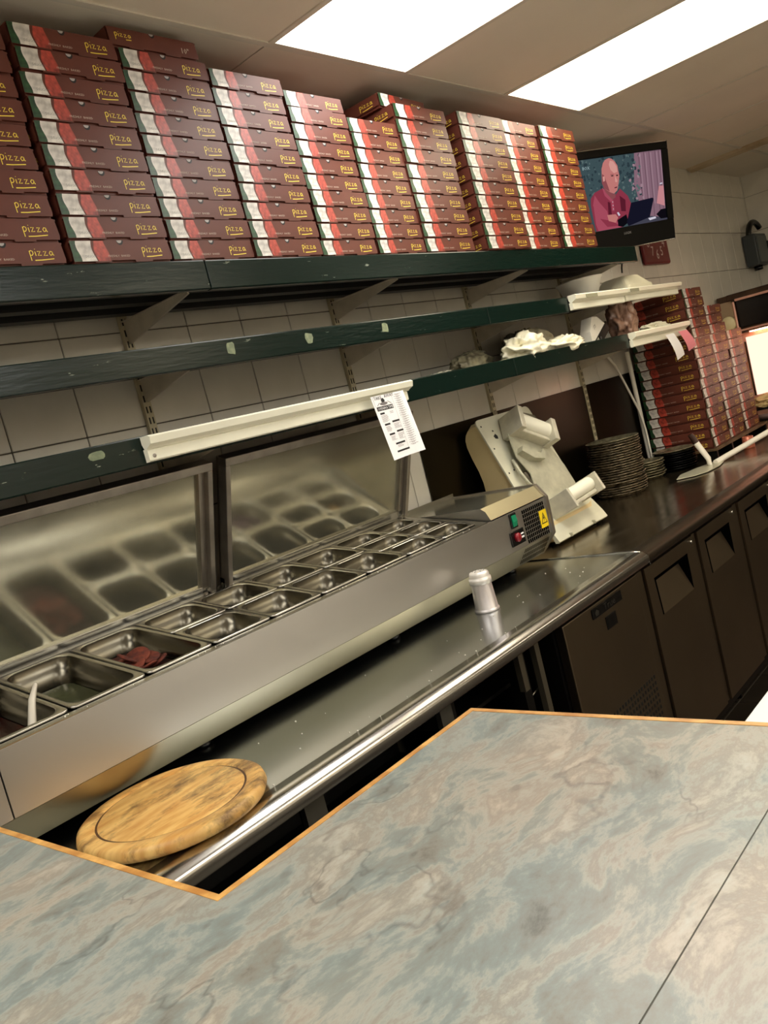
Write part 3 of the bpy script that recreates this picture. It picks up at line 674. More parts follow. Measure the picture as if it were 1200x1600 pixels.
# uprights
for i, x in enumerate(UP):
    z0 = -.10 if i < 3 else -.37
    z0 = -.36
    t = thing('slotted_upright', ('slotted wall upright behind the left lid', 'slotted wall upright above the right lid', 'slotted wall upright above the dough roller', 'slotted wall upright beside the tall pan stack')[i], 'upright', (x, 1.985, z0), 'slotted uprights holding the shelves')
    MB().box(x - .0125, x + .0125, 1.985, 1.998, z0, .46, M_upr).build('rail', t)
    b = MB(); z = z0 + .02
    while z < .44:
        b.box(x - .0075, x - .0035, 1.9842, 1.986, z, z + .018, M_dark); b.box(x + .0035, x + .0075, 1.9842, 1.986, z, z + .018, M_dark); z += .030
    b.build('slots', t, kind='stuff')
# cream price strips
def pstrip(name, x0, x1, zt_, zb, label, y=YF, mt=None, parent=None, h2=.5):
    mt = mt or M_cream; H = zt_ - zb
    t = thing(name, label, 'price strip', ((x0 + x1) / 2, y, zb))
    b = MB(); b.prism([(y, zt_), (y - .030, zt_ - .000), (y - .038, zt_ - H * .08), (y - .034, zt_ - H * .34), (y - .018, zt_ - H * .46), (y - .014, zt_ - H * .52), (y - .006, zt_ - H * .52), (y, zt_ - H * .3)], 'x', x0, x1, mt); b.build('upper_channel', t)
    b = MB(); b.prism([(y, zt_ - H * .50), (y - .012, zt_ - H * .52), (y - .016, zt_ - H * .56), (y - .016, zb + .003), (y - .012, zb), (y, zb)], 'x', x0 + .0, x1 - .012, mt); b.build('lower_flange', t)
    return t
s = pstrip('price_strip', 1.098, 2.055, .0925, .034, 'long bright cream shelf-edge strip that the paper menu hangs from', y=YF - .001)
for x in (1.112, 2.018):
    MB().lathe([(.0045, 0), (.0045, .002), (0, .003)], M_frame, c=(x, YF - .017, .046), n=12, axis=(0, -1, 0)).build('screw', s)
s = pstrip('price_strip', 3.212, 3.712, .291, .232, 'cream shelf-edge strip at the right end of the middle shelf, left piece')
MB().box(3.30, 3.40, YF - .0395, YF - .0375, .270, .284, mat('price window', (.58, .57, .48), .4)).build('price_window', s)
s = pstrip('price_strip', 3.716, 4.345, .291, .236, 'cream shelf-edge strip at the right end of the middle shelf, right piece')
MB().box(3.73, 3.82, YF - .0395, YF - .0375, .270, .284, mat('price window', (.58, .57, .48), .4)).build('price_window', s)
s = pstrip('price_strip', 3.690, 4.345, .095, .030, 'cream shelf-edge strip with white and pink slips on the lowest shelf')
def slip(name, x0, x1, z0, z1, mt, label, dx):
    b = MB(); n = 6; vs = []; fs = []
    for i in range(n + 1):
        q = i / n; z = z1 + (z0 - z1) * q; y = YF - .041 - .012 * math.sin(q * 2.4); c = dx * q
        zz = z if i < n else z
        vs += [(x0 + c, y, z - (.018 * q)), (x1 + c, y, z)]
    for i in range(n): fs.append((2 * i, 2 * i + 2, 2 * i + 3, 2 * i + 1))
    b.add(vs, fs, mt); vs2 = [(v[0], v[1] + .0006, v[2]) for v in vs]; b.add(vs2, [f[::-1] for f in fs], mt)
    return tag(b.build(name), label, 'paper slip')
slip('paper_slip', 4.00, 4.10, -.062, .050, M_paper, 'white paper slip hanging from the right-hand lowest strip', .06)
slip('paper_slip', 4.16, 4.27, -.035, .052, mat('pink paper', (.93, .55, .60), .6), 'pink paper slip hanging from the right-hand lowest strip', .06)

# paper menu hanging from the strip
mn = thing('paper_menu', 'white printed takeaway menu hanging from the cream strip over the right lid', 'menu', (1.90, YF - .05, -.13))
MY = YF - .043
def MN(p):      # u across 0..1, v down 0..1 -> slightly curled sheet
    u, v = p[0], p[1]
    return Vector((1.838 + u * .150 + .000 * v, MY - .004 - .030 * v + .010 * math.sin(u * PI) * v - (p[2] if len(p) > 2 else 0), .066 - v * .190 + .004 * u * v))
b = MB(); nu, nv = 8, 12
vs = [(i / nu, j / nv, 0) for j in range(nv + 1) for i in range(nu + 1)]
fs = [(j * (nu + 1) + i, (j + 1) * (nu + 1) + i, (j + 1) * (nu + 1) + i + 1, j * (nu + 1) + i + 1) for j in range(nv) for i in range(nu)]
b.add(vs, fs, M_paper, tf=MN); b.add([(p[0], p[1], -.0005) for p in vs], [f[::-1] for f in fs], M_paper, tf=MN); b.build('sheet', mn)
b = MB()
def mr(u0, v0, u1, v1, mt=M_ink): 
    n = 4
    for i in range(n):
        a = u0 + (u1 - u0) * i / n; c = u0 + (u1 - u0) * (i + 1) / n
        b.poly([(a, v1, .0005), (c, v1, .0005), (c, v0, .0005), (a, v0, .0005)], mt, tf=MN)
def mtext(s_, u, v, size, mt=M_ink, h=.0007):
    vs, fs = text_mesh(s_, 1, 1); wd_ = max(q.x for q in vs)
    b.add([(u + q.x * size / .150, v - q.y * size / .190, h) for q in vs], fs, mt, tf=MN)
mr(.06, .17, .56, .235); mtext('OPENING TIMES', .08, .222, .0105, M_paper, .0009)
mtext('TAKE', .065, .062, .0145); mtext('AWAY', .375, .052, .0145)
for (u, v, ru, rv, mt) in [(.31, .088, .055, .030, M_ink), (.31, .062, .035, .014, M_ink), (.31, .135, .12, .025, M_inkg), (.31, .132, .09, .018, M_ink)]:
    b.poly([(u + ru * math.cos(-a), v + rv * math.sin(-a), .0006) for a in [2 * PI * k / 16 for k in range(16)]], mt, tf=MN)
b.poly([(.10, .15, .0006), (.11, .155, .0006), (.20, .115, .0006), (.19, .11, .0006)], M_ink, tf=MN); b.poly([(.43, .11, .0006), (.53, .155, .0006), (.54, .15, .0006), (.44, .105, .0006)], M_ink, tf=MN)
mr(.04, .0, .045, .17); mr(.60, .0, .604, .90, M_inkg)
for u0, v0, u1, dk in [(.10, .265, .24, 0), (.12, .44, .30, 0), (.38, .42, .60, 1), (.16, .60, .34, 0), (.42, .58, .62, 0), (.26, .76, .56, 1), (.22, .88, .62, 1)]:
    mr(u0, v0, u1, v0 + .028, M_ink if dk or True else M_inkg)
for (u0, u1, v0, v1) in [(.10, .33, .31, .41), (.40, .55, .27, .30), (.13, .34, .49, .57), (.40, .62, .47, .55), (.18, .38, .65, .72), (.43, .62, .63, .72), (.3, .52, .80, .84)]:
    v = v0
    while v < v1: mr(u0, v, u1 - rr.random() * .08, v + .004, M_inkg); v += .014
v = .03
while v < .86:
    mr(.66 + rr.random() * .03, v, .90 - rr.random() * .05, v + .005, M_inkg); mr(.72, v + .012, .82, v + .017, M_inkg); v += .034
b.build('print', mn)

# ================================================================== PIZZA BOXES
BW, BD, BH = .262, .262, .0487
def print_mb():
    """print design in (u, w): u 0..1 across, w 0..1 up"""
    b = MB(); Wd, Hh = BW, BH
    def U(p, h=0): return (p[0] * Wd, p[1] * Hh, h)
    def band(ul, ur, mt, h, s1, s2):
        r2 = random.Random(s1); n = 7; L_ = []; R2 = []
        for i in range(n + 1):
            q = i / n; L_.append((ul + .012 * math.sin(q * 5 + s1) + .05 * (1 - q) * .12, .10 + q * .88)); R2.append((ur + .014 * math.sin(q * 4 + s2) + .05 * (1 - q) * .12, .10 + q * .88))
        vs = [U(p, h) for p in L_] + [U(p, h) for p in R2]
        b.add(vs, [(i, n + 1 + i, n + 2 + i, i + 1) for i in range(n)], mt)
    b.add([(-0.0 + .002, .004, -.00005), (Wd - .002, .008, -.00005), (Wd - .004, Hh - .004, -.00005), (.004, Hh - .004, -.00005)], [(0, 1, 2, 3)], M_brown)
    b.add([U(p, .0001) for p in [(.004, .1), (.09, .1), (.07, .98), (.004, .98)]], [(0, 1, 2, 3)], M_pg)
    band(.062, .205, M_pw, .0002, 1, 2.2); band(.222, .335, M_pr, .0001, 2.2, .6)
    W_ = .0021; x0, y0, sc = .695 * Wd, .42 * Hh, .0150
    strokes = [[(0, .74), (.05, -.62)], [(0, .62), (.22, .78), (.48, .66), (.50, .34), (.28, .10), (.02, .16)], [(.82, .62), (.86, .02)], [(.86, .92), (.90, .98)],
               [(1.15, .62), (1.62, .66), (1.18, .06), (1.72, .10)], [(2.05, .58), (2.52, .64), (2.06, .02), (2.66, .08)],
               [(3.40, .55), (3.15, .62), (2.95, .35), (3.08, .06), (3.32, .12), (3.46, .58), (3.50, .12), (3.62, .04)],]
    for s_ in strokes:
        v, f = ribbon(s_, .105); b.add([(x0 + p[0] * sc, y0 + p[1] * sc, .0003) for p in v], f, M_py)
    v, f = ribbon([(.55, -.52), (1.6, -.50), (3.5, -.36)], .13); b.add([(x0 + p[0] * sc, y0 + p[1] * sc - .001, .0003) for p in v], f, M_py)
    tv, tf_ = text_mesh('DELICIOUS', .0072, 0); b.add([(.118 * Wd + p.x * .92, .26 * Hh + p.y, .0004) for p in tv], tf_, M_pgy)
    tv, tf_ = text_mesh('FRESHLY  BAKED', .0062, 0); b.add([(.335 * Wd + p.x * 1.25, .26 * Hh + p.y, .0004) for p in tv], tf_, M_ps)
    return b
PB = print_mb()
def to_front(b_, nm):     # print onto the face y = 0 (facing -y)
    c = MB(); c.f = b_.f; c.mi = b_.mi; c.sm = b_.sm; c.mats = b_.mats; c.v = [Vector((p.x, -.0016 - p.z, p.y)) for p in b_.v]; return c.mesh(nm)
def to_side(b_, nm):      # print onto the face x = 0 (facing -x), running from the rear to the front
    c = MB(); c.f = b_.f; c.mi = b_.mi; c.sm = b_.sm; c.mats = b_.mats; c.v = [Vector((-.0014 - p.z, BD - p.x, p.y)) for p in b_.v]; return c.mesh(nm)
def box_meshes():
    tr = MB(); tr.box(.004, BW - .004, .004, BD - .002, 0, BH - .006, M_brown)
    h = BH
    ld = MB(); ld.box(.0, BW, .0, BD, h - .0045, h - .0008, M_brown)
    for x in (0, BW - .0014): ld.box(x, x + .0014, .004, BD, .010, h - .004, M_brown)
    fl_ = [(0.002, .0045), (.20 * BW, .0045), (.202 * BW, .0015), (.36 * BW, .0015), (.362 * BW, .0055), (.60 * BW, .0055), (.602 * BW, .0010), (.78 * BW, .0010), (.782 * BW, .0045), (BW - .002, .0045), (BW, .012), (BW - .003, h - .0035), (BW - .006, h - .0006), (.006, h - .0006), (.001, h - .004)]
    ld.prism(fl_, 'y', -.0014, .0, M_brown)
    tb = MB(); a = [PI + PI * k / 10 for k in range(11)]
    tb.poly([(.487 * BW + .0088 * math.cos(q), -.0018, h - .0010 + .0098 * math.sin(q)) for q in a], M_dark)
    tb.poly([(.481 * BW + .0066 * math.cos(q), -.0022, h - .0008 + .0060 * math.sin(q)) for q in a], mat('thumb tab pale', (.66, .63, .62), .6))
    return tr.mesh('tray'), ld.mesh('lid'), tb.mesh('thumb_hole')
mtray, mlid, mtab = box_meshes(); mfront = to_front(PB, 'front_print'); mside = to_side(PB, 'side_print')
def new_box(name='pizza_box'):
    o = bpy.data.objects.new(name, None); COL.objects.link(o); o.empty_display_size = .03
    for me, nm in ((mtray, 'tray'), (mlid, 'lid'), (mtab, 'thumb_hole'), (mfront, 'front_print'), (mside, 'side_print')): child(me, nm, o)
    return o
proto = None
def place_box(x, y, z, rz, label, group, sx_=1, sz_=1, sy_=1):
    global proto, pk
    if proto is None: proto = new_box(); pk = kids(proto); o = proto
    else: o = dup(proto, kd=pk)
    o.location = (x, y, z + E); o.rotation_euler.z = rz; o.scale = (sx_, sy_, sz_); tag(o, label, 'pizza box', group); return o
rb = random.Random(11)
stacks = [  # x0, boxes, top z, width, y, print turned last
    (.790, 10, .985, .262, 1.668), (1.066, 10, 1.003, .262, 1.664), (1.336, 10, .990, .262, 1.668), (1.600, 10, .978, .255, 1.664), (1.864, 10, .957, .243, 1.668),
    (2.112, 9, .905, .238, 1.668), (2.352, 10, .970, .285, 1.664), (2.706, 10, .978, .300, 1.655), (3.020, 10, .984, .262, 1.672), (3.296, 10, .985, .300, 1.664)]
SHZ = .4855
for si, (x0, n, zt_, wd_, yy) in enumerate(stacks):
    ph = (zt_ - SHZ) / n
    sname = 'leftmost top-shelf stack' if si == 0 else ('rightmost top-shelf stack by the television' if si == 9 else '%s top-shelf stack from the left' % ordn(si + 1))
    for k in range(n):
        jx = (rb.random() - .5) * .006; jy = rb.random() * .006
        lab = 'brown pizza box, ' + ('lowest' if k == 0 else 'uppermost' if k == n - 1 and si not in (2, 6) else ordn(k + 1) + ' from bottom') + ' in the ' + sname
        place_box(x0 + jx, yy + jy, SHZ + .0008 + k * ph, (rb.random() - .5) * .012, lab, 'pizza boxes on the top shelf', wd_ / BW, (ph - .0006) / BH)
# turned box on top of the third stack (plain side with pizza and 10")
tb_ = bpy.data.objects.new('pizza_box', None); COL.objects.link(tb_)
child(mtray, 'tray', tb_); child(mlid, 'lid', tb_); child(mtab, 'thumb_hole', tb_)
b = MB(); sc = .0125
for s_ in [[(0, .74), (.05, -.62)], [(0, .62), (.22, .78), (.48, .66), (.50, .34), (.28, .10), (.02, .16)], [(.82, .62), (.86, .02)], [(.86, .92), (.90, .98)], [(1.15, .62), (1.62, .66), (1.18, .06), (1.72, .10)], [(2.05, .58), (2.52, .64), (2.06, .02), (2.66, .08)], [(3.40, .55), (3.15, .62), (2.95, .35), (3.08, .06), (3.32, .12), (3.46, .58), (3.50, .12)]]:
    v, f = ribbon(s_, .13); b.add([(.02 + p[0] * sc, -.0018, .026 + p[1] * sc) for p in v], f, M_py)
v, f = ribbon([(2.3, -.42), (3.5, -.36)], .16); b.add([(.02 + p[0] * sc, -.0018, .026 + p[1] * sc) for p in v], f, M_py)
child(b.mesh('front_print'), 'front_print', tb_); b = MB()
tv, tf_ = text_mesh('10"', .020, 1); b.add([(.208 + p.x, -.0018, .014 + p.y) for p in tv], tf_, mat('print pale bright', (.78, .72, .64), .5))
child(b.mesh('size_mark'), 'size_mark', tb_); tb_.location = (1.318, 1.668, .9905 + E); tb_.rotation_euler.z = .004
tag(tb_, 'pizza box turned to show pizza and 10" marks, on the third stack', 'pizza box', 'pizza boxes on the top shelf'); tb_.scale = (1, 1, .95)
# cut-back upper row on stack seven: one box twisted
place_box(2.335, 1.700, .9712, .05, 'slightly set-back topmost pizza box lying on the seventh stack', 'pizza boxes on the top shelf', 1.02, .95)

# low platform and right-hand stacks
PLZ = -.568
M_ply2 = mat('platform board', (.42, .33, .22), .5, rgb2=(.30, .23, .15), scale=20)
pf = thing('low_platform', 'low dark platform with pale board top under the right-hand pizza box stacks', 'platform', (4.78, 1.8, WZ))
MB().box(4.355, 5.22, 1.625, 1.985, PLZ - .012, PLZ, M_ply2).build('board', pf)
for x in (4.37, 4.60, 4.86, 5.19):
    MB().box(x, x + .02, 1.635, 1.975, WZ, PLZ - .012, M_darkmetal).build('leg', pf)
rst = [(4.362, 1.640, 16, .262 * 1.0, .320), (4.640, 1.650, 14, .250, .31), (4.900, 1.655, 11, .250, .31)]
rn = ['worktop stack nearest the price strips', 'middle one of three worktop stacks', 'worktop stack nearest the oven']
for si, (x0, y0, n, wd_, dp_) in enumerate(rst):
    for k in range(n):
        lab = 'pizza box, ' + ('lowest' if k == 0 else 'uppermost' if k == n - 1 else ordn(k + 1) + ' from bottom') + ' in the ' + rn[si]
        place_box(x0 + (rb.random() - .5) * .012, y0 + (rb.random() - .5) * .008, PLZ + .0008 + k * .0515, (rb.random() - .5) * .03, lab, 'pizza boxes stacked by the oven', wd_ / BW, .0508 / BH, dp_ / BD)

# ================================================================== ITEMS ON THE SHELVES
def crumple(name, cx, cy, z0, rx, ry, rz, mt, label, cat, seed=0, amp=.35, sub=5, drop=None, freq=1.5, rotz=0):
    bm = bmesh.new(); bmesh.ops.create_icosphere(bm, subdivisions=sub, radius=1)
    for v in bm.verts:
        d = v.co.normalized(); p = d * freq + Vector((seed * 3.1, seed * 1.7, seed))
        n1 = abs(noise.noise(p)); n2 = abs(noise.noise(p * 2.3 + Vector((5, 1, 2)))); n3 = abs(noise.noise(p * 5))
        r = 1 - amp * (n1 * 1.5 + n2 * .55 + n3 * .12) + amp * .4
        q = d * r
        c, s2 = math.cos(rotz), math.sin(rotz); X = q.x * rx; Y = q.y * ry
        v.co = Vector((cx + X * c - Y * s2, cy + X * s2 + Y * c, max(z0, z0 + rz * .75 + q.z * rz)))
    bm.verts.index_update()
    b = MB(); b.add([v.co.copy() for v in bm.verts], [[v.index for v in f.verts] for f in bm.faces], mt, True); bm.free()
    return tag(b.build(name), label, cat)
Z3 = .0745; Z2 = .2845
M_cloth = mat('white crumpled plastic', (.95, .93, .83), .4, bump=.15, bscale=12)
M_clear = mat('cloudy plastic wrap', (.62, .60, .52), .15, 0, rgb2=(.30, .28, .23), scale=18, bump=.6, bscale=40)
M_bagbr = mat('brown plastic bag', (.66, .52, .44), .25, 0, rgb2=(.40, .28, .23), scale=25, bump=.5, bscale=60)
crumple('plastic_bag', 2.70, 1.835, Z3, .14, .050, .050, mat('grey plastic wrap', (.62, .60, .50), .25, rgb2=(.40, .38, .32), scale=20), 'greyish flat plastic wrap left of the white crumpled bag', 'plastic bag', 4, rotz=.1)
crumple('plastic_bag', 2.90, 1.715, Z3, .14, .062, .062, M_cloth, 'bright white crumpled bag on the lowest shelf, largest of the heap', 'plastic bag', 1, amp=.5)
crumple('plastic_bag', 3.16, 1.700, Z3, .145, .050, .040, M_cloth, 'white crumpled bag hanging to the right of the largest one', 'plastic bag', 2, amp=.55)
crumple('plastic_bag', 3.12, 1.80, Z3, .13, .050, .070, mat('blue marked bag', (.80, .77, .66), .4, rgb2=(.60, .56, .46), scale=15), 'cream bag behind the white crumpled bags', 'plastic bag', 3, amp=.45)
crumple('plastic_wrap', 3.22, 1.905, Z3, .17, .050, .078, M_clear, 'cloudy clear plastic wrap heaped at the back of the lowest shelf', 'plastic wrap', 5, amp=.5)
crumple('plastic_bag', 3.86, 1.75, Z3, .075, .065, .115, M_bagbr, 'brown glossy plastic bag under the middle strip', 'plastic bag', 6, amp=.45)
crumple('paper_bundle', 4.12, 1.72, Z3, .15, .05, .028, mat('torn paper', (.86, .84, .76), .6), 'crumpled pale papers lying behind the lowest strip', 'paper', 8, amp=.6)
b = MB(); b.prism([(2.42, Z3), (2.70, Z3), (2.72, Z3 + .020), (2.715, Z3 + .024), (2.45, Z3 + .016)], 'y', 1.69, 1.79, mat('pale tray', (.74, .72, .58), .4)); tag(b.build('shallow_tray'), 'shallow pale tray on the lowest shelf left of the bags', 'tray')
crumple('plastic_wrap', 2.33, 1.72, Z3, .07, .04, .016, mat('clear scrap', (.55, .54, .48), .15), 'small scrap of clear wrap left of the shallow tray', 'plastic wrap', 9, amp=.6, sub=4)
# carton with label
t = thing('packet', 'dark printed packet with white end leaning among the bags', 'packet', (3.56, 1.75, Z3))
import mathutils
Mt = Matrix.Translation((3.56, 1.755, Z3 + .054)) @ Matrix.Rotation(-.38, 4, 'Y') @ Matrix.Rotation(.12, 4, 'Z')
TFp = lambda p: Mt @ p
b = MB(); b.bbox(-.13, .13, -.03, .03, -.045, .0, M_black, b=.006, tf=TFp); b.build('body', t)
b = MB(); b.prism([(-.13, 0), (.10, 0), (.04, .060), (-.02, .085), (-.10, .05)], 'y', -.028, .02, M_white, tf=TFp); b.build('white_end', t)
b = MB(); b.box(-.11, -.045, -.0315, -.0305, -.040, -.004, mat('label grey', (.62, .60, .54), .5), tf=TFp)
tv, tf_ = text_mesh('e', .05, 2); b.add([(-.03 + p.x, -.0312, -.036 + p.y) for p in tv], tf_, M_pgy, tf=TFp)
tv, tf_ = text_mesh('STS', .022, 1); b.add([(-.05 + p.x, -.0290, .035 + p.y) for p in tv], tf_, M_ink, tf=TFp); b.build('label', t)
# white tubs on the middle shelf
b = MB(); b.lathe([(.055, 0), (.070, .010), (.098, .085), (.105, .092), (.105, .098), (.098, .098), (.07, .02), (0, .012)][::1], M_white, c=(3.66, 1.82, Z2), n=40)
tag(b.build('plastic_bowl'), 'white round plastic bowl under the end of the top shelf', 'bowl')
b = MB()
def ringbox(z, w_, d_): return [(p[0] + 4.05, p[1] + 1.80, Z2 + z) for p in rrect(-w_, w_, -d_, d_, .02, 3)]
rings = [ringbox(0, .145, .10), ringbox(.035, .140, .098), ringbox(.040, .130, .09), ringbox(.085, .085, .06), ringbox(.088, .07, .05)]
n = len(rings[0]); vs = [p for r in rings for p in r]
b.add(vs, [(a * n + c, a * n + (c + 1) % n, (a + 1) * n + (c + 1) % n, (a + 1) * n + c) for a in range(4) for c in range(n)] + [list(range(n))[::-1], list(range(4 * n, 5 * n))], mat('foam white', (.90, .88, .78), .6))
tag(b.build('foam_container'), 'white foam container with sloping lid on the middle shelf below the clock', 'container')
tag(MB().tube([(3.985, 1.74, .47), (3.99, 1.745, .44), (3.982, 1.75, .41), (3.978, 1.752, .385)], .004, M_black, n=6).build('hanging_cable'), 'short black cable hanging from the end of the top shelf', 'cable')

# ================================================================== TELEVISION
hX = Vector((.909, -.416, 0)).normalized(); nN = Vector((.411, .898, .159)).normalized(); vD = (-(hX.cross(nN))).normalized()
TRc = Vector((4.610, 1.645, 1.021)); TVW, TVH = .645, .495
O_ = TRc - hX * TVW
def TV(p):    # (right, down, depth behind the front)
    return O_ + hX * p[0] + vD * p[1] + nN * p[2]
tv = thing('television', 'black flat television above the shelf end showing a bald man', 'television', tuple(TV((TVW / 2, TVH, .03))))
SCR = (.026, .604, .043, .389)
M_bez = mat('tv bezel', (.025, .025, .028), .3, spec=.2)
b = MB()
b.bbox(0, TVW, 0, SCR[2], .0, .045, M_bez, b=.004, tf=TV); b.bbox(0, TVW, SCR[3], TVH, .0, .045, M_bez, b=.004, tf=TV)
b.box(0, SCR[0], SCR[2], SCR[3], .001, .045, M_bez, tf=TV); b.box(SCR[1], TVW, SCR[2], SCR[3], .001, .045, M_bez, tf=TV); b.build('bezel', tv)
MB().bbox(.02, TVW - .02, .02, TVH - .03, .045, .075, M_bez, b=.006, tf=TV).build('back_shell', tv)
MB().tube([TV((.01, .004, -.001)), TV((TVW - .01, .004, -.001))], .003, M_chrome, n=6).build('trim_line', tv)
b = MB(); b.tube([TV((.03, TVH + .001, .004)), TV((TVW - .01, TVH - .004, -.002))], .003, M_chrome, n=6); b.build('trim_line', tv)
scr = MB()
def pe(name, rgb, k=1.0): return emitmat('screen ' + name, rgb, k)
SE = .6
C_ = {k: pe(k, c, SE) for k, c in dict(bush=(.28, .36, .38), leaf=(.40, .48, .48), leafd=(.20, .26, .29), fence=(.60, .46, .52), fenced=(.46, .34, .39), fencel=(.70, .57, .62), skin=(.86, .54, .52), skinl=(.95, .68, .64), skind=(.62, .34, .36),
     shirt=(.62, .24, .32), shirtl=(.74, .34, .42), shirtd=(.40, .13, .20), lap=(.10, .10, .17), tbl=(.30, .30, .36), wh=(.92, .90, .96), lamp=(.88, .60, .62), blk=(.07, .06, .09), txt=(.72, .82, .84)).items()}
hgt = [0]
def sp(pts, k):
    hgt[0] += 1; h = .0160 - .00004 * hgt[0]
    pts = [(min(max(x, SCR[0]), SCR[1]), min(max(y, SCR[2]), SCR[3])) for x, y in pts]
    bm = MB(); scr.poly([(x, y, h) for x, y in pts][::-1], C_[k], tf=TV)
sp([(SCR[0], SCR[2]), (SCR[1], SCR[2]), (SCR[1], SCR[3]), (SCR[0], SCR[3])], 'bush')
rl = random.Random(5)
for k in range(230):
    x = .03 + rl.random() * .39; y = .045 + rl.random() * .17; r = .002 + rl.random() * .008
    sp([(x + r * math.cos(a) * (.7 + rl.random() * .6), y + r * math.sin(a) * (.7 + rl.random() * .6)) for a in [k2 * PI / 3 for k2 in range(6)]], rl.choice(['leaf', 'leafd', 'leafd', 'bush']))
sp([(.424, .043), (.604, .044), (.598, .389), (.44, .389), (.42, .25), (.405, .19)], 'fence')
for x in (.45, .485, .52, .56, .585):
    sp([(x, .044), (x + .004, .044), (x + .003, .389), (x - .001, .389)], 'fenced'); sp([(x + .010, .05), (x + .016, .05), (x + .014, .30), (x + .009, .30)], 'fencel')
for k in range(60):
    x = .38 + rl.random() * .08; y = .05 + rl.random() * .22; r = .003 + rl.random() * .007
    sp([(x + r * math.cos(a) * (.7 + rl.random() * .6), y + r * math.sin(a) * (.7 + rl.random() * .6)) for a in [k2 * PI / 3 for k2 in range(6)]], rl.choice(['leaf', 'leafd', 'fencel']))
sp([(.193, .189), (.142, .204), (.116, .229), (.112, .262), (.118, .321), (.128, .388), (.258, .388), (.303, .388), (.353, .349), (.371, .284), (.352, .241), (.307, .202), (.281, .224), (.255, .25), (.226, .226)], 'shirt')
sp([(.142, .215), (.125, .262), (.16, .33), (.22, .36), (.21, .30), (.165, .25)], 'shirtl'); sp([(.22, .255), (.236, .262), (.238, .33), (.215, .34)], 'shirtd'); sp([(.30, .235), (.335, .26), (.33, .315), (.30, .31)], 'shirtd')
sp([(.193, .185), (.215, .20), (.255, .25), (.240, .258), (.205, .225)], 'shirtl')
sp([(.2, .178), (.239, .211), (.265, .224), (.274, .219), (.273, .24), (.25, .249), (.212, .208)], 'skind')
sp([(.203, .097), (.216, .07), (.231, .057), (.254, .051), (.272, .055), (.292, .07), (.306, .092), (.308, .116), (.312, .140), (.307, .157), (.298, .185), (.289, .208), (.265, .222), (.239, .211), (.209, .191), (.196, .165)], 'skin')
sp([(.26, .063), (.281, .069), (.3, .095), (.302, .12), (.279, .125), (.259, .107), (.252, .082)], 'skinl'); sp([(.203, .12), (.215, .13), (.235, .19), (.24, .209), (.209, .191), (.196, .165)], 'skind')
sp([(.205, .134), (.217, .133), (.217, .155), (.205, .158)], 'skinl')
sp([(.256, .128), (.276, .129), (.276, .132), (.256, .131)], 'skind'); sp([(.258, .134), (.274, .134), (.273, .139), (.258, .138)], 'blk'); sp([(.291, .134), (.304, .135), (.303, .140), (.292, .140)], 'blk')
sp([(.284, .135), (.296, .165), (.290, .170), (.280, .166)], 'skinl'); sp([(.272, .192), (.292, .190), (.288, .196), (.273, .197)], 'shirtd')
sp([(.244, .252), (.257, .254), (.256, .304), (.242, .302)], 'shirtl')
for y in (.258, .275, .292): sp([(.249, y), (.253, y), (.253, y + .004), (.249, y + .004)], 'wh')
sp([(.127, .263), (.183, .320), (.241, .340), (.290, .372), (.286, .388), (.142, .388), (.13, .354)], 'shirtl'); sp([(.16, .33), (.24, .352), (.28, .38), (.20, .375)], 'shirt')
sp([(.207, .318), (.262, .321), (.276, .339), (.256, .362), (.213, .348)], 'skin'); sp([(.271, .314), (.282, .313), (.291, .329), (.28, .332)], 'wh')
sp([(.27, .35), (.33, .33), (.34, .37), (.30, .388), (.27, .38)], 'blk')
sp([(.325, .389), (.49, .358), (.602, .381), (.601, .389)], 'tbl')
sp([(.369, .278), (.514, .27), (.521, .277), (.484, .362), (.466, .366), (.337, .389), (.328, .371)], 'lap')
sp([(.472, .367), (.522, .365), (.526, .374), (.482, .379)], 'wh'); sp([(.564, .219), (.596, .219), (.592, .32), (.539, .301)], 'lamp'); sp([(.529, .355), (.564, .334), (.596, .333), (.596, .381), (.558, .38)], 'blk'); sp([(.572, .205), (.590, .204), (.590, .210), (.572, .211)], 'wh')
vs, fs = text_mesh('BOX', .022, 1); scr.add([(.080 + p.x, .092 - p.y, -.0005) for p in vs], [f for f in fs], C_['txt'], tf=TV)
scr.build('screen', tv)
vs, fs = text_mesh('LOGIK', .0165, 2); b = MB(); b.add([(.300 + p.x, .426 - p.y, -.0006) for p in vs], fs, mat('logo silver', (.62, .62, .62), .3), tf=TV); b.build('logo', tv)
b = MB(); P0 = TV((TVW / 2, TVH / 2, .075)); b.tube([P0, Vector((P0.x + .03, 1.995, P0.z + .02))], .012, M_black, n=8); b.build('wall_arm', tv)

# clock
t = thing('wall_clock', 'dark red square wall clock below the television', 'clock', (5.0, 1.985, .46))
M_red = mat('clock red', (.42, .07, .08), .3)
MB().bbox(4.82, 5.19, 1.972, 1.994, .468, .838, M_red, b=.012).build('face', t)
b = MB()
for hnum in range(1, 13):
    a = PI / 2 - hnum * PI / 6; vs, fs = text_mesh(str(hnum), .078, 2); wx = max(p.x for p in vs) / 2
    b.add([(5.005 + .128 * math.cos(a) - wx + p.x, 1.9712, .653 + .135 * math.sin(a) - .020 + p.y) for p in vs], fs, mat('clock numerals', (.78, .74, .72), .4))
b.build('numerals', t)
b = MB(); b.box(5.001, 5.009, 1.969, 1.971, .650, .745, M_white); b.box(5.005, 5.07, 1.968, 1.970, .649, .657, M_white); b.build('hands', t)

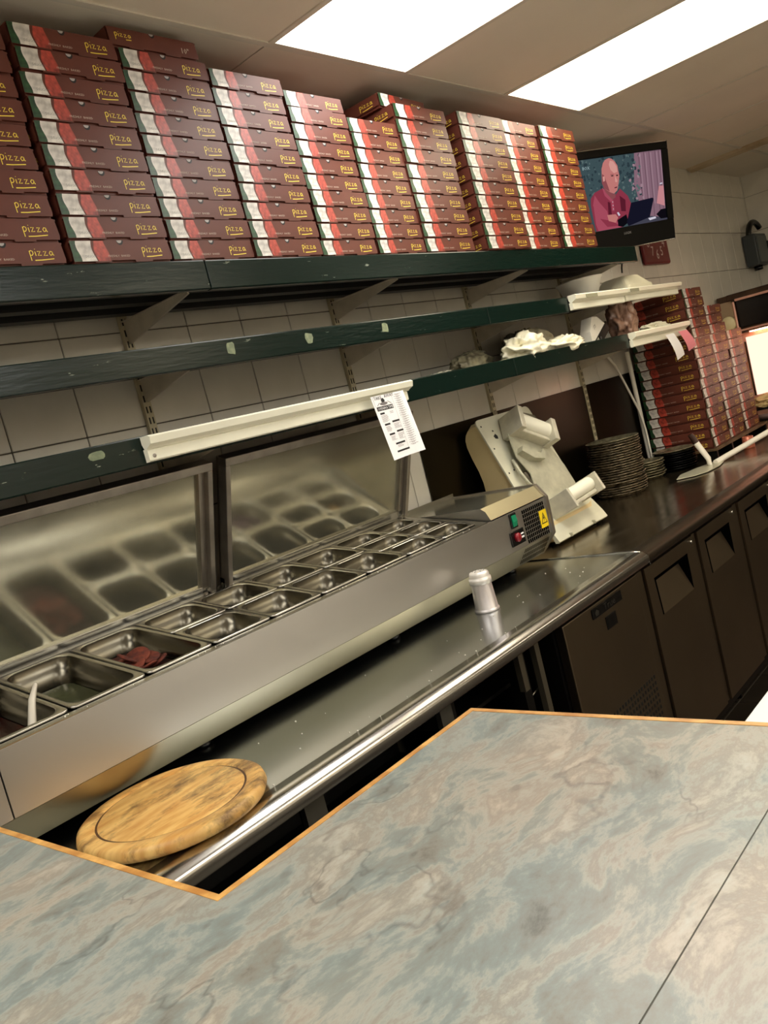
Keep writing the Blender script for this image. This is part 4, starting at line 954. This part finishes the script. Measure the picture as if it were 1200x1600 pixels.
# switch box with cable loop at the far corner
t = thing('isolator_box', 'grey electrical isolator box with looped black conduit in the far corner', 'switch', (6.75, 1.95, .385))
M_iso = mat('isolator grey', (.20, .22, .22), .45)
MB().bbox(6.62, 6.88, 1.90, 1.992, .395, .62, M_iso, b=.01).build('case', t)
MB().bbox(6.64, 6.86, 1.893, 1.902, .41, .60, mat('isolator cover', (.25, .27, .26), .4), b=.004).build('cover', t)
MB().bbox(6.845, 6.865, 1.880, 1.895, .50, .56, M_black, b=.003).build('lever', t)
b = MB(); b.tube([Vector((6.66, 1.95, .62)) + Vector((.10 * (1 - math.cos(a)), -.01 * a, .09 * math.sin(a))) for a in [PI * k / 12 for k in range(11)]], .020, M_black, n=10); b.build('conduit', t)
MB().lathe([(.03, 0), (.03, .03)], M_black, c=(6.74, 1.95, .365), n=12).build('gland', t)

# ================================================================== SPLASH PANEL, PIPE
tag(MB().box(2.470, 5.05, 1.9900, 1.9955, WZ + .002, -.088, M_splash).build('splash_panel'), 'dark stained steel splashback behind the dough roller and pans', 'splashback')
t = thing('white_pipe', 'white vertical wall pipe left of the right-hand box stacks', 'pipe', (4.315, 1.965, WZ))
MB().tube([(4.315, 1.968, WZ + .02), (4.317, 1.968, .02)], .012, M_white, n=12).build('pipe', t)
MB().tube([(4.10, 1.980, .03), (4.16, 1.975, -.03), (4.22, 1.970, -.14), (4.285, 1.955, -.30), (4.302, 1.952, -.40), (4.304, 1.952, -.60)], .006, M_white, n=8).build('cable', t)

# ================================================================== DOUGH ROLLER
dr = thing('dough_roller', 'white and tan dough rolling machine with two roller heads on the worktop', 'dough roller', (2.91, 1.82, WZ))
MX0, MX1 = 2.715, 3.115
up = Vector((0, .365, .931)); No = Vector((0, -.931, .365)); P0 = Vector((MX0, 1.904, -.100))
def PL(p):    # plate coordinates (x across, s up the slope, o outwards)
    return P0 + Vector((p[0], 0, 0)) + up * p[1] + No * p[2]
body = [(1.900, -.104), (1.945, -.112), (1.972, -.135), (1.980, -.156), (1.980, -.185), (1.968, -.235), (1.950, -.290), (1.940, -.340), (1.938, -.42), (1.940, WZ + .012), (1.670, WZ + .012), (1.664, -.600), (1.690, -.540), (1.745, -.500)]
b = MB(); W0, W1 = MX0 + .012, MX1 - .012
n = len(body); prof2 = [(1.82 + (y - 1.82) * .93, -.36 + (z + .36) * .95) for y, z in body]
rings = [[(W0 - .0, *p) for p in prof2], [(W0 + .0, *p) for p in prof2], [(W0 + .03, *p) for p in body], [(W1 - .03, *p) for p in body], [(W1, *p) for p in prof2]][1:]
vs = [p for r in rings for p in r]
b.add(vs, [(a * n + c, a * n + (c + 1) % n, (a + 1) * n + (c + 1) % n, (a + 1) * n + c) for a in range(3) for c in range(n)] + [list(range(n))[::-1], list(range(3 * n, 4 * n))], M_tan)
b.build('shell', dr)
for x in (2.76, 3.07):
    for y in (1.70, 1.90): MB().lathe([(.014, WZ), (.014, WZ + .014)], M_black, c=(x, y, 0), n=12).build('foot', dr)
pl = MB(); pts = rrect(0, .40, -.45, .0, .022, 5)
pl.prism(pts, 'z', 0, .006, M_machw, tf=PL); plate = pl.build('front_plate', dr)
b = MB()
for (x, s_) in [(.02, -.03), (.02, -.13), (.02, -.24), (.02, -.34), (.06, -.235), (.075, -.06)]:
    b.lathe([(.0035, 0), (.0035, .0015), (0, .002)], M_dark, c=(0, 0, 0), n=8, tf=lambda p, x=x, s_=s_: PL((x + p.x, s_ + p.y, .006 + p.z)))
b.build('screw_heads', plate, kind='stuff')
b = MB(); b.prism([(-.01, -.008), (.006, -.012), (.012, .0), (.004, .012), (-.004, .008), (-.014, .004)], 'z', .006, .0065, M_dark, tf=lambda p: PL((p.x + .075, p.y - .085, p.z))); b.build('chip_mark', plate)
b = MB(); low = [(1.655, WZ + .015), (1.650, -.605), (1.665, -.578), (1.700, -.530), (1.742, -.475), (1.752, -.482), (1.712, -.535), (1.680, -.575), (1.668, WZ + .015)]
b.prism(low, 'x', MX0 - .002, MX1 + .002, M_machw); lp = b.build('lower_cover', dr)
for x in (2.80, 2.99): MB().bbox(x, x + .008, 1.642, 1.656, -.607, -.592, M_machg, b=.002).build('cover_clip', lp)
# chute sheet between the heads
b = MB(); pts = [(.095, -.10), (.06, -.20), (.085, -.28), (.06, -.34), (.05, -.41), (.335, -.40), (.335, -.30), (.31, -.20), (.27, -.13)]
b.prism(pts, 'z', .042, .046, M_machg, tf=PL); b.build('chute', dr)
b = MB(); b.prism([(.0, 0), (.02, .018), (.055, -.01), (.11, -.035), (.135, -.020), (.14, -.035), (.115, -.062), (.05, -.045)], 'z', .046, .075, M_machg, tf=lambda p: PL((p.x + .075, p.y - .19, p.z))); b.build('deflector', dr)
MB().tube([PL((.07, -.20, .02)), PL((.05, -.26, .03)), PL((.06, -.31, .03)), PL((.13, -.40, .03))], .008, M_machg, n=8).build('linkage', dr)
MB().tube([PL((.09, -.26, .02)), PL((.14, -.38, .02))], .012, M_frame, n=8).build('linkage', dr)
# heads
def head(cx, sC, ang, L, o0, o1, hw, rr_, th, label):
    c, s_ = math.cos(ang), math.sin(ang)
    def TF(p): return PL((cx + p.x * c - p.y * s_, sC + p.x * s_ + p.y * c, p.z))
    for sgn in (-1, 1):
        x = sgn * L / 2; MB().bbox(min(x, x + sgn * th), max(x, x + sgn * th), -hw, hw, o0, o1, M_cheek, b=.003, tf=TF).build('end_plate', dr)
    oc = (o0 + o1) / 2 + .012
    MB().tube([TF(Vector((-L / 2, .010, oc))), TF(Vector((-L / 2 + .004, .010, oc))), TF(Vector((L / 2 - .004, .010, oc))), TF(Vector((L / 2, .010, oc)))], rr_, M_roller, n=28).build('roller', dr)
    MB().bbox(-L / 2, L / 2, -hw + .006, -hw + .022, o0 + .02, o1 - .030, M_cheek, b=.004, tf=TF).build('scraper_bar', dr)
    MB().tube([TF(Vector((L / 2 + th, .0, oc))), TF(Vector((L / 2 + th + .022, .0, oc)))], [.010, .007], M_cheek, n=10).build('axle_pin', dr)
head(.215, -.118, -.50, .165, .012, .120, .050, .034, .026, '')
head(.205, -.435, 0.06, .225, .030, .150, .040, .028, .016, '')
b = MB(); b.prism([(.32, -.02), (.40, -.05), (.42, -.14), (.41, -.20), (.33, -.16)], 'z', .008, .012, M_clear, tf=PL); b.build('guard', dr)

# ================================================================== PAN STACKS
M_bp = mat('blackened pan rim', (.70, .64, .53), .38, .5, rgb2=(.20, .16, .12), scale=60)
M_bp2 = mat('dull tin', (.74, .71, .60), .32, .7, rgb2=(.45, .42, .33), scale=40)
M_bp3 = mat('black pan', (.10, .10, .10), .25, .8)
def pizza_pan_mesh(r, mt, h=.016):
    b = MB(); b.lathe([(0, 0), (r - .020, 0), (r - .016, .001), (r - .006, h - .003), (r, h - .002), (r + .001, h), (r - .002, h + .001), (r - .008, h - .001), (r - .018, .0035), (r - .022, .0022), (0, .0022)], mt, n=40); return b.mesh('pizza_pan')
def pstack(cx, cy, r, n, pitch, mt, lab, grp, seed, mt_top=None):
    me = pizza_pan_mesh(r, mt); mtp = pizza_pan_mesh(r * 1.0, mt_top) if mt_top else me; q = random.Random(seed)
    for k in range(n):
        o = bpy.data.objects.new('pizza_pan', mtp if k == n - 1 else me); COL.objects.link(o)
        o.location = (cx + (q.random() - .5) * .014, cy + (q.random() - .5) * .012, WZ + .0006 + k * pitch + E); o.rotation_euler.z = q.random() * 6
        s_ = 1 + (q.random() - .5) * .03; o.scale = (s_, s_, 1)
        tag(o, 'round pizza pan, ' + ('lowest' if k == 0 else 'uppermost' if k == n - 1 else ordn(k + 1) + ' from bottom') + ' in the ' + lab, 'pizza pan', grp)
pstack(3.705, 1.858, .122, 23, .0113, M_bp, 'tall blackened stack by the dough roller', 'pans in the tall stack', 2, M_bp2)
pstack(4.055, 1.880, .088, 7, .0125, M_bp2, 'short dull tin stack', 'pans in the short tin stack', 3)
pstack(4.235, 1.800, .105, 9, .0110, M_bp3, 'low black stack before the boxes', 'pans in the low black stack', 4, M_bp2)

# peel with white handle
t = thing('pizza_peel', 'flat pale pizza peel with white tubular handle raised to the right', 'pizza peel', (4.05, 1.62, WZ))
b = MB(); M_blade = mat('peel blade', (.80, .79, .70), .3, .3)
bl = [(3.86, 1.655), (3.90, 1.585), (3.97, 1.545), (4.10, 1.535), (4.22, 1.555), (4.25, 1.580), (4.235, 1.620), (4.12, 1.660), (3.98, 1.685)]
b.prism(bl, 'z', WZ + .004, WZ + .007, M_blade); b.build('blade', t)
MB().tube([(4.19, 1.585, WZ + .010), (4.24, 1.57, WZ + .016), (4.62, 1.42, WZ + .075)], .014, M_white, n=14).build('handle', t)
t = thing('scraper', 'white scraper handle with brown tip standing by the pizza peel', 'scraper', (4.16, 1.60, WZ))
MB().tube([(4.150, 1.600, WZ + .008), (4.150, 1.600, WZ + .040), (4.14, 1.640, WZ + .13)], [.012, .013, .015], M_white, n=14).build('handle', t)
MB().tube([(4.14, 1.640, WZ + .13), (4.128, 1.655, WZ + .175)], [.016, .013], mat('brown grip', (.20, .11, .08), .4), n=14).build('grip', t)
b = MB(); b.lathe([(0, 0), (.028, 0), (.030, .004), (.028, .060), (.024, .062), (.024, .004), (0, .003)], mat('copper jar', (.72, .42, .33), .3, .3), c=(4.60, 1.55, WZ), n=24)
tag(b.build('copper_jar'), 'small copper-pink jar on the worktop by the oven', 'jar')

# ================================================================== OVENS
ov = thing('deck_oven', 'two-deck pizza oven with black upper opening and glowing lower door', 'oven', (6.25, 1.3, -E))
XO = 5.80
M_ovb = mat('oven body brown steel', (.36, .28, .22), .35, .8, rgb2=(.22, .17, .13), scale=6)
M_ovp = mat('oven pale panel', (.66, .58, .47), .4, .4)
M_cop = mat('oven pink steel', (.88, .68, .60), .4, .5)
MB().box(XO + .05, 6.75, .55, 1.985, -E, .215, M_ovb).build('body', ov)
MB().bbox(XO - .03, XO + .05, .55, 1.90, .175, .215, M_ovb, b=.006).build('hood_bar', ov)
MB().bbox(XO - .036, XO - .026, .56, 1.85, .165, .180, M_cop, b=.002).build('hood_trim', ov)
MB().box(XO + .01, XO + .05, 1.885, 1.985, -.70, .175, M_ovp).build('control_panel', ov)
for z in (.035, -.225, -.485):
    MB().lathe([(.048, 0), (.048, .012), (.040, .020), (0, .022)], mat('cream dial', (.88, .84, .66), .4), c=(XO + .012, 1.925, z), n=28, axis=(-1, 0, 0)).build('dial', ov)
MB().box(XO + .02, XO + .05, .60, 1.865, -.005, .165, M_black).build('upper_opening', ov)
MB().tube([(XO, 1.872, .165), (XO, 1.872, -.005)], .008, M_cop, n=8).build('edge_bar', ov)
MB().bbox(XO - .03, XO + .05, .55, 1.89, -.040, -.008, M_ovb, b=.005).build('middle_bar', ov)
MB().bbox(XO - .036, XO - .026, .56, 1.86, -.030, -.018, M_cop, b=.002).build('middle_trim', ov)
M_glow = emitmat('oven glow', (1.0, .80, .70), 1.5)
MB().box(XO + .030, XO + .05, .60, 1.885, -.475, -.045, M_cop).build('lower_door', ov)
MB().box(XO + .020, XO + .028, .62, 1.845, -.455, -.075, M_glow).build('lit_window', ov)
b = MB(); b.box(XO + .01, XO + .02, 1.845, 1.857, -.455, -.10, M_ovb); b.box(XO + .01, XO + .02, .60, 1.857, -.478, -.458, M_cop); b.build('window_frame', ov)
MB().box(XO - .022, XO - .002, .7, 1.80, -.0475, -.0415, emitmat('added warm glow', (1.0, .66, .50), 32)).build('added_glow_strip', ov)  # unseen glowing strip, added to warm the oven front
MB().bbox(XO - .02, XO + .05, .55, 1.88, -.505, -.480, M_ovb, b=.004).build('lower_bar', ov)
MB().bbox(XO - .0, XO + .05, .55, 1.86, -.62, -.515, M_cop, b=.003).build('lower_panel', ov)
MB().box(XO - .0, XO + .05, .55, 1.86, -.69, -.63, M_ovb).build('plinth', ov)
MB().bbox(XO - .05, XO - .01, 1.85, 1.89, -.56, -.49, M_black, b=.006).build('latch', ov)
# small rack right of the boxes, with a cloth
t = thing('small_rack', 'low black rack between the pizza boxes and the oven', 'rack', (5.42, 1.75, WZ))
MB().box(5.26, 5.58, 1.50, 1.97, -.505, -.495, M_darkmetal).build('rack_top', t)
MB().box(5.26, 5.58, 1.50, 1.97, -.57, -.562, M_darkmetal).build('rack_shelf', t)
for x in (5.265, 5.56):
    for y in (1.505, 1.95): MB().box(x, x + .015, y, y + .015, WZ, -.505, M_frame).build('rack_leg', t)
crumple('cloth', 5.40, 1.64, -.4945, .15, .12, .040, mat('cream cloth', (.82, .72, .50), .7), 'folded cream cloth lying on the low black rack', 'cloth', 12, amp=.35)

# ================================================================== WHITE TABLE AT THE RIGHT
t = thing('side_table', 'white-topped table at the right edge beyond the slate counter', 'table', (1.95, .35, -E))
MB().bbox(1.46, 2.9, -.35, .606, -.725, -.70, mat('bright white laminate', (.95, .94, .92), .4), b=.003).build('tabletop', t)
for x, y in ((1.5, -.30), (2.85, -.30), (1.5, .56), (2.85, .56)):
    MB().box(x - .02, x + .02, y - .02, y + .02, -E, -.725, M_frame).build('leg', t)
for o in bpy.data.objects:
    if 'o' in o: del o['o']
